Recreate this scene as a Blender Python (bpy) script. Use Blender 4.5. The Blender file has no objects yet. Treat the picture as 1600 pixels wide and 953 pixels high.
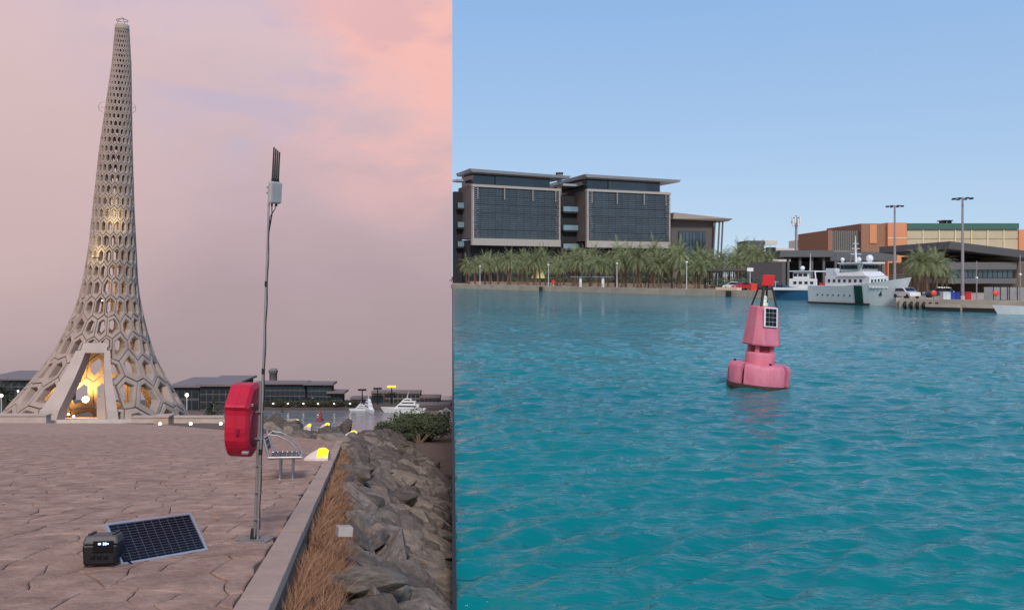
import bpy, bmesh, math, random, time
T0 = time.time()
import numpy as np
from mathutils import Vector, Matrix, Euler
random.seed(7); np.random.seed(7)
rnd = random.uniform
R = math.radians
sc = bpy.context.scene
C = sc.collection

# ------------------------------------------------------------------ camera, sky, sun, exposure
F, YH = 1280.0, 430.0                     # focal length and eye level in photograph pixels
cam = bpy.data.cameras.new('camera'); cam.sensor_width = 36; cam.lens = 36*F/1600
cam.shift_y = -(476.5-YH)/1600; cam.clip_start = .1; cam.clip_end = 6000
co = bpy.data.objects.new('camera', cam); C.objects.link(co); co.rotation_euler = (R(90), 0, 0)
sc.camera = co
sc.view_settings.view_transform = 'Standard'; sc.view_settings.look = 'None'
sc.view_settings.exposure = 0; sc.view_settings.gamma = 1; sc.view_settings.use_curve_mapping = False
try:
    sc.cycles.use_denoising = True; sc.cycles.max_bounces = 6; sc.cycles.caustics_reflective = False; sc.cycles.caustics_refractive = False
except Exception: pass

def lin(r, g=None, b=None):
    if g is None: r, g, b = r
    f = lambda c: (c/255/12.92) if c/255 <= .04045 else ((c/255+.055)/1.055)**2.4
    return (f(r), f(g), f(b), 1)

SEAM = .073                                # the sea wall runs along x = -SEAM*y
SUN_DIR = Vector((.12, -.80, .70)).normalized()
W = bpy.data.worlds.new('World'); sc.world = W; W.use_nodes = True
nt = W.node_tree; nt.nodes.clear()
def N(t, **k):
    n = nt.nodes.new(t)
    for a, v in k.items(): setattr(n, a, v)
    return n
def LK(a, b): nt.links.new(a, b)
tc = N('ShaderNodeTexCoord'); sep = N('ShaderNodeSeparateXYZ'); LK(tc.outputs['Generated'], sep.inputs[0])
def mth(op, a, b=None, c=None):
    n = N('ShaderNodeMath', operation=op)
    for i, v in enumerate((a, b, c)):
        if v is None: continue
        if isinstance(v, (int, float)): n.inputs[i].default_value = v
        else: LK(v, n.inputs[i])
    return n.outputs[0]
side = mth('GREATER_THAN', mth('MULTIPLY_ADD', sep.outputs[1], SEAM, sep.outputs[0]), 0.0)
sky = N('ShaderNodeTexSky', sky_type='NISHITA', sun_disc=False, sun_elevation=math.asin(SUN_DIR.z),
        sun_rotation=math.atan2(SUN_DIR.x, SUN_DIR.y), altitude=0, air_density=.8, dust_density=.05, ozone_density=2.5)
hs = N('ShaderNodeHueSaturation'); hs.inputs['Saturation'].default_value = .92; hs.inputs['Hue'].default_value = .498; LK(sky.outputs[0], hs.inputs['Color'])
day = N('ShaderNodeMix', data_type='RGBA', blend_type='MULTIPLY'); day.inputs[0].default_value = 1
LK(hs.outputs[0], day.inputs[6]); day.inputs[7].default_value = (.15, .15, .15, 1)
# dusk half
ramp = N('ShaderNodeValToRGB'); cr = ramp.color_ramp
stops = [(0.0, (152,138,140)), (.13, (163,147,150)), (.30, (181,161,167)), (.47, (203,179,186)), (.62, (216,191,198)), (.8, (204,189,205)), (1, (176,176,205))]
cr.elements[0].position = 0; cr.elements[0].color = lin(stops[0][1])
cr.elements[1].position = 1; cr.elements[1].color = lin(stops[-1][1])
for p, c in stops[1:-1]:
    e = cr.elements.new(p); e.color = lin(c)
def maprange(v, a, b, c=0, d=1):
    n = N('ShaderNodeMapRange', interpolation_type='SMOOTHSTEP'); LK(v, n.inputs[0])
    for i, x in zip((1, 2, 3, 4), (a, b, c, d)): n.inputs[i].default_value = x
    return n.outputs[0]
mp = N('ShaderNodeMapping'); LK(tc.outputs['Generated'], mp.inputs[0]); mp.inputs['Scale'].default_value = (2.2, 2.2, 5.5); mp.inputs['Rotation'].default_value = (0, R(-18), 0)
nz = N('ShaderNodeTexNoise'); nz.inputs['Scale'].default_value = 1.6; nz.inputs['Detail'].default_value = 7; nz.inputs['Roughness'].default_value = .55; LK(mp.outputs[0], nz.inputs[0])
nz2 = N('ShaderNodeTexNoise'); nz2.inputs['Scale'].default_value = 3.1; nz2.inputs['Detail'].default_value = 8; nz2.inputs['Distortion'].default_value = .3; LK(mp.outputs[0], nz2.inputs[0])
g = N('ShaderNodeMapRange'); LK(mth('MULTIPLY_ADD', nz.outputs[0], .16, sep.outputs[2]), g.inputs[0]); g.inputs[1].default_value = -.16; g.inputs[2].default_value = .62
LK(g.outputs[0], ramp.inputs[0])
def mixc(f, a, b):
    n = N('ShaderNodeMix', data_type='RGBA')
    if isinstance(f, float): n.inputs[0].default_value = f
    else: LK(f, n.inputs[0])
    for i, v in ((6, a), (7, b)):
        if isinstance(v, tuple): n.inputs[i].default_value = v
        else: LK(v, n.inputs[i])
    return n.outputs[2]
def lobe(px, py, lo, hi):
    v = Vector(((px-800)/F, 1, (YH-py)/F)).normalized()
    d = N('ShaderNodeVectorMath', operation='DOT_PRODUCT'); LK(tc.outputs['Generated'], d.inputs[0]); d.inputs[1].default_value = v
    return maprange(d.outputs['Value'], lo, hi)
blue = mth('MULTIPLY', lobe(390, 50, .975, .999), maprange(nz2.outputs[0], .42, .62))
peach = mth('MULTIPLY', lobe(650, 105, .977, .998), maprange(nz.outputs[0], .34, .62))
wisps = mth('MULTIPLY', lobe(660, 130, .984, .999), maprange(nz2.outputs[0], .5, .66))
dusk = mixc(mth('MULTIPLY', blue, .75), ramp.outputs[0], lin(192,182,204))
dusk = mixc(mth('MULTIPLY', peach, .95), dusk, lin(247,190,182))
dusk = mixc(mth('MULTIPLY', wisps, .45), dusk, lin(205,172,184))
warm = mth('MULTIPLY', lobe(0, 270, .97, .999), .45)
dusk = mixc(warm, dusk, lin(220,190,186))
ramp2 = N('ShaderNodeValToRGB'); c2 = ramp2.color_ramp      # clear hazy daylight, added to the Nishita sky
c2.elements[0].position = 0; c2.elements[0].color = lin(178,201,226); c2.elements[1].position = 1; c2.elements[1].color = lin(84,134,210)
for p, c in ((.09, (172,199,229)), (.2, (160,193,231)), (.34, (143,185,232)), (.55, (118,166,226))):
    e = c2.elements.new(p); e.color = lin(c)
LK(sep.outputs[2], ramp2.inputs[0])
bgm = mixc(side, dusk, mixc(.85, day.outputs[2], ramp2.outputs[0]))
bg = N('ShaderNodeBackground'); LK(bgm, bg.inputs[0]); bg.inputs[1].default_value = 1.0
wo = N('ShaderNodeOutputWorld'); LK(bg.outputs[0], wo.inputs[0])

sl = bpy.data.lights.new('sun', 'SUN'); sl.energy = 2.4; sl.angle = R(12); sl.color = (1, .95, .88)
so = bpy.data.objects.new('sun', sl); C.objects.link(so); so.rotation_euler = SUN_DIR.to_track_quat('Z', 'Y').to_euler()

# ------------------------------------------------------------------ helpers
def at(px, py, d): return Vector(((px-800)/F*d, d, -(py-YH)/F*d))
K, HL = .1578, 1.464                        # promenade: gradient and eye height above it
A = math.atan(K)
def gz(d): return -HL-K*d
def gd(py): return HL*F/(py-632)            # distance of a promenade point seen at height py
def onp(px, py):
    d = gd(py); return Vector(((px-800)/F*d, d, gz(d)))
SLOPE = Matrix.Rotation(-A, 4, 'X')

MATS = {}
def mat(name, col, rough=.7, metal=0, var=.12, scale=2.0, bump=0, bscale=12, emis=0, ecol=None, spec=.5, var2=None, trans=0, coat=0, rand=0, stretch=None):
    if name in MATS: return MATS[name]
    m = bpy.data.materials.new(name); m.use_nodes = True; t = m.node_tree; b = t.nodes['Principled BSDF']
    col = lin(col); b.inputs['Roughness'].default_value = rough; b.inputs['Metallic'].default_value = metal
    b.inputs['Specular IOR Level'].default_value = spec; b.inputs['Coat Weight'].default_value = coat
    if trans: b.inputs['Transmission Weight'].default_value = trans
    L = t.links.new
    tcn = t.nodes.new('ShaderNodeTexCoord'); vec = tcn.outputs['Object']
    if stretch:
        mpn = t.nodes.new('ShaderNodeMapping'); mpn.inputs['Scale'].default_value = stretch; L(vec, mpn.inputs[0]); vec = mpn.outputs[0]
    n1 = t.nodes.new('ShaderNodeTexNoise'); n1.inputs['Scale'].default_value = scale; n1.inputs['Detail'].default_value = 8; n1.inputs['Roughness'].default_value = .6; L(vec, n1.inputs[0])
    mr = t.nodes.new('ShaderNodeMapRange'); L(n1.outputs[0], mr.inputs[0]); mr.inputs[1].default_value = .3; mr.inputs[2].default_value = .7
    mx = t.nodes.new('ShaderNodeMix'); mx.data_type = 'RGBA'; L(mr.outputs[0], mx.inputs[0])
    c2 = lin(var2) if var2 else tuple(min(1, c*(1+var)) for c in col[:3])+(1,)
    c1 = col if var2 else tuple(c*(1-var) for c in col[:3])+(1,)
    mx.inputs[6].default_value = c1; mx.inputs[7].default_value = c2
    out = mx.outputs[2]
    if rand:
        oi = t.nodes.new('ShaderNodeObjectInfo'); hv = t.nodes.new('ShaderNodeHueSaturation')
        mm = t.nodes.new('ShaderNodeMapRange'); L(oi.outputs['Random'], mm.inputs[0]); mm.inputs[3].default_value = 1-rand; mm.inputs[4].default_value = 1+rand
        L(mm.outputs[0], hv.inputs['Value']); L(out, hv.inputs['Color']); out = hv.outputs[0]
    L(out, b.inputs['Base Color'])
    if bump:
        n2 = t.nodes.new('ShaderNodeTexNoise'); n2.inputs['Scale'].default_value = bscale; n2.inputs['Detail'].default_value = 8; n2.inputs['Roughness'].default_value = .65; L(vec, n2.inputs[0])
        bp = t.nodes.new('ShaderNodeBump'); bp.inputs['Strength'].default_value = min(1, bump); bp.inputs['Distance'].default_value = .05*max(1, bump); L(n2.outputs[0], bp.inputs['Height']); L(bp.outputs[0], b.inputs['Normal'])
    if emis:
        b.inputs['Emission Color'].default_value = lin(ecol) if ecol else col; b.inputs['Emission Strength'].default_value = emis
    MATS[name] = m; return m

class MB:
    def __init__(s): s.v = []; s.f = []; s.sm = []
    def add(s, vs, fs, smooth=False):
        o = len(s.v); s.v += [tuple(v) for v in vs]
        for f in fs: s.f.append(tuple(i+o for i in f)); s.sm.append(smooth)
        return s
    def box(s, c, size, M=None):
        hx, hy, hz = (q/2 for q in size); c = Vector(c)
        vs = [Vector((sx*hx, sy*hy, sz*hz)) for sz in (-1, 1) for sx, sy in ((-1, -1), (1, -1), (1, 1), (-1, 1))]
        if M is not None: vs = [M @ v for v in vs]
        return s.add([v+c for v in vs], [(3,2,1,0), (4,5,6,7), (0,1,5,4), (1,2,6,5), (2,3,7,6), (3,0,4,7)])
    def hexa(s, b, t):           # four bottom corners, four top corners
        return s.add(list(b)+list(t), [(3,2,1,0), (4,5,6,7), (0,1,5,4), (1,2,6,5), (2,3,7,6), (3,0,4,7)])
    def bbox(s, x0, x1, y0, y1, z0, z1): return s.box(((x0+x1)/2, (y0+y1)/2, (z0+z1)/2), (x1-x0, y1-y0, z1-z0))
    def tube(s, pts, r, n=8, cap=True, smooth=True):
        pts = [Vector(p) for p in pts]; rs = r if isinstance(r, (list, tuple)) else [r]*len(pts)
        vs = []; fs = []
        t0 = (pts[1]-pts[0]).normalized(); up = Vector((0,0,1)) if abs(t0.z) < .9 else Vector((1,0,0))
        u = t0.cross(up).normalized()
        for i, p in enumerate(pts):
            t = (pts[min(i+1, len(pts)-1)]-pts[max(i-1, 0)]).normalized()
            u = (u-t*u.dot(t)).normalized(); w = t.cross(u)
            for k in range(n):
                a = 2*math.pi*k/n; vs.append(p+(u*math.cos(a)+w*math.sin(a))*rs[i])
        for i in range(len(pts)-1):
            for k in range(n):
                k2 = (k+1) % n; fs.append((i*n+k, i*n+k2, (i+1)*n+k2, (i+1)*n+k))
        s.add(vs, fs, smooth)
        if cap:
            s.add(vs[:n], [tuple(range(n))[::-1]]); s.add(vs[-n:], [tuple(range(n))])
        return s
    def lathe(s, prof, n=24, c=(0,0,0), smooth=True, a0=0, a1=2*math.pi):
        c = Vector(c); full = abs(a1-a0-2*math.pi) < 1e-6; m = n if full else n+1
        vs = []
        for r, z in prof:
            for k in range(m):
                a = a0+(a1-a0)*k/n; vs.append(c+Vector((r*math.cos(a), r*math.sin(a), z)))
        fs = []
        for i in range(len(prof)-1):
            for k in range(n):
                k2 = (k+1) % m; fs.append((i*m+k, i*m+k2, (i+1)*m+k2, (i+1)*m+k))
        return s.add(vs, fs, smooth)
    def prism(s, poly, z0, z1):  # vertical extrusion of a plan polygon (ccw)
        n = len(poly)
        return s.add([(x, y, z0) for x, y in poly]+[(x, y, z1) for x, y in poly],
            [tuple(range(n))[::-1], tuple(range(n, 2*n))]+[(i, (i+1) % n, n+(i+1) % n, n+i) for i in range(n)])
    def mesh(s, name, m):
        me = bpy.data.meshes.new(name); me.from_pydata(s.v, [], s.f)
        if any(s.sm): me.polygons.foreach_set('use_smooth', s.sm)
        for q in (m if isinstance(m, (list, tuple)) else [m]): me.materials.append(q)
        me.update(); return me
    def build(s, name, m, parent=None, bevel=0): return obj(name, s.mesh(name, m), parent, bevel)
def obj(name, me, parent=None, bevel=0):
    o = bpy.data.objects.new(name, me); C.objects.link(o)
    if parent is not None: o.parent = parent
    if bevel:
        b = o.modifiers.new('bevel', 'BEVEL'); b.width = bevel; b.segments = 2; b.limit_method = 'ANGLE'
    return o
def tag(o, label=None, cat=None, group=None, kind=None):
    if label: o['label'] = label
    if cat: o['category'] = cat
    if group: o['group'] = group
    if kind: o['kind'] = kind
    return o
def thing(name, label, cat, loc=(0,0,0), rot=None, group=None):
    o = bpy.data.objects.new(name, None); C.objects.link(o); o.location = loc; o.empty_display_size = .2
    if rot is not None: o.rotation_euler = rot.to_euler() if isinstance(rot, Matrix) else rot
    return tag(o, label, cat, group)
def copy_tree(o, parent=None):
    c = o.copy(); C.objects.link(c); c.parent = parent
    for ch in KIDS.get(o, [k for k in o.children]): copy_tree(ch, c)
    return c
KIDS = {}
def sloped(yaw=0): return SLOPE @ Matrix.Rotation(yaw, 4, 'Z')
def clip(poly, a, b, c):        # keep a*x+b*y<=c
    out = []
    for i in range(len(poly)):
        p, q = poly[i], poly[(i+1) % len(poly)]; dp, dq = a*p[0]+b*p[1]-c, a*q[0]+b*q[1]-c
        if dp <= 0: out.append(p)
        if (dp < 0 < dq) or (dq < 0 < dp):
            t = dp/(dp-dq); out.append((p[0]+(q[0]-p[0])*t, p[1]+(q[1]-p[1])*t))
    return out
def area(p): return .5*abs(sum(p[i][0]*p[(i+1) % len(p)][1]-p[(i+1) % len(p)][0]*p[i][1] for i in range(len(p))))
def cen(p): return (sum(q[0] for q in p)/len(p), sum(q[1] for q in p)/len(p))
def vcell(c, others, big=9):
    poly = [(c[0]-big, c[1]-big), (c[0]+big, c[1]-big), (c[0]+big, c[1]+big), (c[0]-big, c[1]+big)]
    for o in others:
        dx, dy = o[0]-c[0], o[1]-c[1]
        if dx*dx+dy*dy < 1e-9: continue
        poly = clip(poly, dx, dy, (o[0]**2+o[1]**2-c[0]**2-c[1]**2)/2)
        if len(poly) < 3: return []
    return poly

# ------------------------------------------------------------------ materials
concrete = mat('pale_concrete', (196,178,166), .85, var=.1, scale=1.2, bump=.25, bscale=9)
panelmat = mat('tower_concrete', (168,149,136), .8, var=.14, scale=.5, bump=.2, bscale=6, rand=.06)
stonem = mat('paving_stone', (146,112,94), .88, var2=(192,156,134), scale=3.2, bump=.9, bscale=16, rand=.13)
mortar = mat('paving_joint', (84,68,62), .95, var=.2, scale=3, bump=.4)
pavefar = mat('promenade_concrete', (150,118,100), .88, var2=(184,150,130), scale=1.6, bump=.35, bscale=3)
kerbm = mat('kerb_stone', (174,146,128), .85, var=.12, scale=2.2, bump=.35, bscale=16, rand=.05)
earth = mat('dry_earth', (96,78,66), .95, var2=(120,98,82), scale=1.2, bump=.7, bscale=5)
rockm = mat('rock', (78,70,63), .85, var2=(136,121,108), scale=3.4, bump=.7, bscale=9, rand=.4, stretch=(1,2,4))
steel = mat('galvanised_steel', (172,166,165), .42, .75, var=.12, scale=8, bump=.05)
dsteel = mat('dark_steel', (70,68,70), .4, .8, var=.15, scale=8)
black = mat('black_plastic', (17,16,18), .5, var=.15, scale=12, bump=.05, bscale=60)
white = mat('white_paint', (232,232,230), .4, var=.04, scale=2)
glass = mat('dark_glass', (40,54,62), .08, .0, var=.25, scale=.25, spec=.9)
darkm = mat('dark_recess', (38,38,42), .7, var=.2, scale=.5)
foliage = mat('foliage', (58,68,46), .75, var2=(84,92,58), scale=1.3, rand=.15)
palmleaf = mat('palm_leaf', (112,124,84), .6, var2=(150,158,112), scale=.9, rand=.16)
barkm = mat('palm_bark', (92,76,60), .9, var2=(120,100,80), scale=3, bump=.6, bscale=8)
lampglow = mat('lamp_glow', (255,244,224), emis=9, ecol=(255,238,208))
yglow = mat('yellow_lens', (255,226,20), .4, emis=1.0, ecol=(255,226,10))
roofm = mat('roof_metal', (168,174,182), .45, .2, var=.06, scale=.3)

# ================================================================== SETTING
print('SETTING', round(time.time()-T0, 1))
# ---- right basin
HW = 4.1
def water_mat(name, base, rough, bump, sc1, deep):
    m = bpy.data.materials.new(name); m.use_nodes = True; t = m.node_tree; b = t.nodes['Principled BSDF']; L = t.links.new
    b.inputs['Roughness'].default_value = rough; b.inputs['IOR'].default_value = 1.33; b.inputs['Specular IOR Level'].default_value = .6
    tcn = t.nodes.new('ShaderNodeTexCoord')
    mpn = t.nodes.new('ShaderNodeMapping'); mpn.inputs['Scale'].default_value = (.55, 1.4, 1); mpn.inputs['Rotation'].default_value = (0, 0, R(6)); L(tcn.outputs['Object'], mpn.inputs[0])
    big = t.nodes.new('ShaderNodeTexNoise'); big.inputs['Scale'].default_value = .05; big.inputs['Detail'].default_value = 4; L(mpn.outputs[0], big.inputs[0])
    mr = t.nodes.new('ShaderNodeMapRange'); L(big.outputs[0], mr.inputs[0]); mr.inputs[1].default_value = .35; mr.inputs[2].default_value = .65
    mx = t.nodes.new('ShaderNodeMix'); mx.data_type = 'RGBA'; mx.inputs[6].default_value = lin(base); mx.inputs[7].default_value = lin(deep); L(mr.outputs[0], mx.inputs[0]); L(mx.outputs[2], b.inputs['Base Color'])
    hsum = None
    for s_, a_ in sc1:
        n = t.nodes.new('ShaderNodeTexNoise'); n.inputs['Scale'].default_value = s_; n.inputs['Detail'].default_value = 5; n.inputs['Distortion'].default_value = .4; L(mpn.outputs[0], n.inputs[0])
        mu = t.nodes.new('ShaderNodeMath'); mu.operation = 'MULTIPLY_ADD'; L(n.outputs[0], mu.inputs[0]); mu.inputs[1].default_value = a_
        if hsum is None: mu.inputs[2].default_value = 0
        else: L(hsum, mu.inputs[2])
        hsum = mu.outputs[0]
    bp = t.nodes.new('ShaderNodeBump'); bp.inputs['Strength'].default_value = 1; bp.inputs['Distance'].default_value = bump; L(hsum, bp.inputs['Height']); L(bp.outputs[0], b.inputs['Normal'])
    return m
wmat = water_mat('sea_water', (3,122,122), .06, 1.0, ((.25, .16), (.9, .11), (2.4, .075), (6, .03)), (1,107,112))
nr, nc = 820, 440
ds = np.exp(np.linspace(math.log(7), math.log(330), nr)); pxs = np.linspace((-SEAM)*F+800+1, 2100, nc)
D = np.repeat(ds[:, None], nc, 1); X = (pxs[None, :]-800)/F*D
Z = np.zeros_like(D); step = D*(math.log(330/7)/nr)
for i in range(70):
    lam = .2*math.exp(rnd(0, 2.0)); th = R(-84)+random.gauss(0, .42); k = 2*math.pi/lam; ph = rnd(0, 6.28)
    amp = .0072*lam**.9
    c_ = np.sin(k*(X*math.cos(th)+D*math.sin(th))+ph+.6*np.sin(X*.21+i)+.5*np.sin(D*.17+2*i))
    fade = np.clip((lam/(2.2*step)-1)/1.5, 0, 1)
    Z += amp*fade*(1.3*((c_+1)/2)**1.6*1.6-.9)
verts = np.stack([X, D, Z-HW], -1).reshape(-1, 3)
idx = np.arange(nr*nc).reshape(nr, nc)
faces = np.stack([idx[:-1, :-1], idx[:-1, 1:], idx[1:, 1:], idx[1:, :-1]], -1).reshape(-1, 4)
me = bpy.data.meshes.new('sea'); me.vertices.add(len(verts)); me.vertices.foreach_set('co', verts.ravel())
me.loops.add(faces.size); me.loops.foreach_set('vertex_index', faces.ravel().astype(np.int32))
me.polygons.add(len(faces)); me.polygons.foreach_set('loop_start', np.arange(0, faces.size, 4, dtype=np.int32)); me.polygons.foreach_set('loop_total', np.full(len(faces), 4, np.int32))
me.polygons.foreach_set('use_smooth', np.ones(len(faces), bool)); me.update(calc_edges=True); me.materials.append(wmat)
tag(obj('sea', me), kind='structure')

LZ = -3.0
quay_front = [(-19.2, 263), (49, 147.2), (60.4, 128), (48.2, 101.5), (57.5, 90), (70, 75.5), (230, 40)]
land_poly = quay_front+[(900, 900), (900, 2500), (-182, 2500)]
m = MB(); m.prism(land_poly, -14, LZ); tag(m.build('harbour_ground', mat('harbour_ground', (176,160,138), .9, var=.15, scale=.08, bump=.3, bscale=1)), kind='structure')
qk = tag(MB().bbox(-.01, .01, 0, .02, 0, .01).build('quay', concrete), kind='structure'); qk.location = (0, 200, -3.2)
quaym = mat('quay_concrete', (176,164,148), .9, var=.2, scale=.35, bump=.4, bscale=2, rand=.06)
for i in range(len(quay_front)-2):
    p, q = Vector(quay_front[i]+(0,)), Vector(quay_front[i+1]+(0,)); L_ = (q-p).length; n = max(1, int(L_/8)); dirn = (q-p)/L_
    nrm = Vector((dirn.y, -dirn.x, 0))
    for k in range(n):
        c_ = p+dirn*(L_*(k+.5)/n)
        ob = MB().box((0,0,0), (L_/n-.12, .8, 1.5)).build('coping_block', quaym, qk)
        ob.location = Vector((c_.x, c_.y, -3.62+rnd(-.02, .02)))+nrm*.15-Vector((0, 200, -3.2)); ob.rotation_euler = (0, 0, math.atan2(dirn.y, dirn.x))
# the sea wall between the upper basin and the lower shore
sw = MB(); e0, e1 = 4.0, 700.0
sw.prism([(-SEAM*e0-.0, e0), (-SEAM*e0+.055, e0), (-SEAM*e1+.055, e1), (-SEAM*e1, e1)], -95, -HW+.16)
tag(sw.build('sea_wall', mat('sea_wall_steel', (34,33,35), .7, var=.2, scale=1)), kind='structure')

# ---- left shore
def edge_x(d): return -.64-.187*d
def seam_x(d): return -SEAM*d-.02
def hsh(*a):
    v = math.sin(sum(x*y for x, y in zip(a, (12.9898, 78.233, 37.719))))*43758.5453; return v-math.floor(v)
def crest(px):
    pts = [(-200, 330), (380, 330), (425, 86), (470, 63), (520, 56), (560, 56), (592, 64), (612, 120), (640, 150), (720, 160)]
    for (a, b), (c, d) in zip(pts, pts[1:]):
        if px <= c: return b+(d-b)*(px-a)/(c-a)
    return 200
from mathutils import noise as mn
def drop(x, d):
    s = x-edge_x(d)
    dr = .55+.05*mn.noise(Vector((x*.8, d*.8, 0))) if s < 0 else min(.40+.44*s+.3*min(1, max(0, (s-.45)/.3)), 3.2)+.1*mn.noise(Vector((x*.9, d*.9, 3)))
    if s < 0 and d > 50: dr -= .25*min(1, (d-50)/20)
    return dr
def terr(x, d):
    z = gz(d)-drop(x, d); dc = crest(800+x/d*F)
    if d > dc: z -= .2*(d-dc)+.0018*(d-dc)**2
    return max(z, -90)
nr, nc = 170, 120
tv = []; tf = []
for i in range(nr):
    d = 4.2*(470/4.2)**(i/(nr-1))
    for j in range(nc):
        x = -.78*d+(seam_x(d)+.78*d)*j/(nc-1); tv.append((x, d, terr(x, d)))
for i in range(nr-1):
    for j in range(nc-1): a = i*nc+j; tf.append((a, a+1, a+nc+1, a+nc))
m = MB(); m.add(tv, tf, True); tag(m.build('shore_ground', earth), kind='structure')
LK_Z = -82.4
lakem = water_mat('lagoon_water', (116,122,126), .16, 1.0, ((.12, .5), (.5, .12)), (124,128,131))
m = MB(); m.add([(-420, 90, LK_Z), (-SEAM*90, 90, LK_Z), (-SEAM*560, 560, LK_Z), (-420, 560, LK_Z)], [(0,1,2,3)]); tag(m.build('lagoon', lakem), kind='structure')
m = MB(); m.prism([(-480, 500), (-SEAM*500-.1, 500), (-SEAM*534-.1, 534), (-520, 534)], -95, LK_Z+1.2); tag(m.build('far_shore', mat('far_shore_ground', (92,80,74), .9, var=.15, scale=.05)), kind='structure')

# promenade
far_px = [(528, 689), (440, 680), (352, 672), (262, 664), (180, 661), (-140, 660.5)]
prom_far = [onp(*p) for p in far_px]
prom = [(edge_x(4.4)-.25, 4.4)]+[(p.x-(.25 if i == 0 else 0), p.y) for i, p in enumerate(prom_far)]+[(-4.2, 4.4)]
def plate(poly, up, thick):   # sheet parallel to the promenade slope
    m = MB(); n = len(poly)
    m.add([(x, y, gz(y)+up) for x, y in poly]+[(x, y, gz(y)+up-thick) for x, y in poly],
          [tuple(range(n)), tuple(range(n, 2*n))[::-1]]+[(i, n+i, n+(i+1) % n, (i+1) % n) for i in range(n)])
    return m
pr = tag(plate(prom, -.022, .5).build('promenade', mortar), kind='structure')
DF = 40.0
farpoly = clip(prom, 0, -1, -DF)
plate(farpoly, .0, .01).build('paving_far', pavefar, pr)
# stones: voronoi in (x, d/ASP)
ASP, SP = 1.8, .42
seeds = {}
for r_ in range(0, 66):
    y = 3.0/ASP+r_*SP*.86
    for c_ in range(-90, 4):
        x = c_*SP+(SP/2 if r_ % 2 else 0)
        if x < -.74*y*ASP-.8 or x > edge_x(y*ASP)+.6: continue
        seeds[(r_, c_)] = (x+rnd(-.2, .2), y+rnd(-.17, .17))
stones = []
pl2 = [(x, y/ASP) for x, y in prom]
for (r_, c_), s in seeds.items():
    nb = [seeds[(r_+a, c_+b)] for a in range(-2, 3) for b in range(-3, 4) if (a or b) and (r_+a, c_+b) in seeds]
    if len(nb) < 12 and s[1]*ASP > 7 and False: continue
    p = vcell(s, nb, 1.2)
    if len(p) < 3: continue
    # kerb line and limits
    p = clip(p, 1, .187*ASP, -.64-.262)
    p = clip(p, 0, 1, DF/ASP); p = clip(p, 0, -1, -4.6/ASP)
    for (ax, ay), (bx, by) in zip(pl2[1:4], pl2[2:5]):
        p = clip(p, by-ay, ax-bx, (by-ay)*ax-(bx-ax)*ay) if len(p) > 2 else p
    if len(p) < 3 or area(p) < .012: continue
    stones.append([(x, y*ASP) for x, y in p])
def stone_mesh(p, mb):
    q = []
    for i in range(len(p)):
        a, b = p[i], p[(i+1) % len(p)]; L_ = math.hypot(b[0]-a[0], b[1]-a[1])
        q.append(a)
        if L_ > .16:
            key = (round(a[0]+b[0], 3), round(a[1]+b[1], 3)); o1 = (hsh(*key)-.5)*.16
            if (a[0], a[1]) > (b[0], b[1]): n_ = (a[1]-b[1], b[0]-a[0])
            else: n_ = (b[1]-a[1], a[0]-b[0])
            q.append(((a[0]+b[0])/2+n_[0]*o1, (a[1]+b[1])/2+n_[1]*o1))
    c = cen(q); h = rnd(-.004, .006); tx, ty = rnd(-.008, .008), rnd(-.008, .008)
    def ring(inset, up):
        out = []
        for x, y in q:
            dx, dy = c[0]-x, c[1]-y; l = math.hypot(dx, dy) or 1; t = min(.5, inset/l)
            X_, Y_ = x+dx*t, y+dy*t; out.append((X_, Y_, gz(Y_)+up+h+tx*(X_-c[0])+ty*(Y_-c[1])*.6))
        return out
    n = len(q); v = ring(.004, -.03)+ring(.008, -.006)+ring(.03, .004)
    f = [(k*n+i, k*n+(i+1) % n, (k+1)*n+(i+1) % n, (k+1)*n+i) for k in range(2) for i in range(n)]+[tuple(range(2*n, 3*n))]
    mb.add(v, f)
def inview(p):
    c = cen(p); px = 800+c[0]/c[1]*F; py = 632+HL*F/c[1]; return -20 < px < 560 and py < 965
stones.sort(key=lambda p: -(area(p)/cen(p)[1]**3 if inview(p) else 0))
for p in stones[:298]:
    mb = MB(); stone_mesh(p, mb)
    mb.build('paving_stone', stonem, pr)
mb = MB()
for p in stones[298:]: stone_mesh(p, mb)
tag(mb.build('paving_stones_rest', stonem, pr), kind='stuff')
# kerb slabs + side face
kb = MB(); d0, d1 = 4.4, prom_far[0].y
def kerbseg(mb, a, b, x0, x1, up, dn):
    P = lambda d, o, z: (edge_x(d)+o, d, gz(d)+z)
    mb.hexa([P(a, x0, dn), P(a, x1, dn), P(b, x1, dn), P(b, x0, dn)], [P(a, x0, up), P(a, x1, up), P(b, x1, up), P(b, x0, up)])
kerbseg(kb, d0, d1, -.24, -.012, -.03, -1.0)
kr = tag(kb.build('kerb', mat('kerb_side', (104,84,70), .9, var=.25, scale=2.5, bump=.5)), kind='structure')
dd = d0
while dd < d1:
    e = min(d1, dd+1.75+rnd(-.1, .1)); mb = MB(); kerbseg(mb, dd+.008, e-.008, -.255, rnd(-.003, .006), .014+rnd(-.004, .004), -.1); mb.build('kerb_slab', kerbm, kr, .008); dd = e

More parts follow.
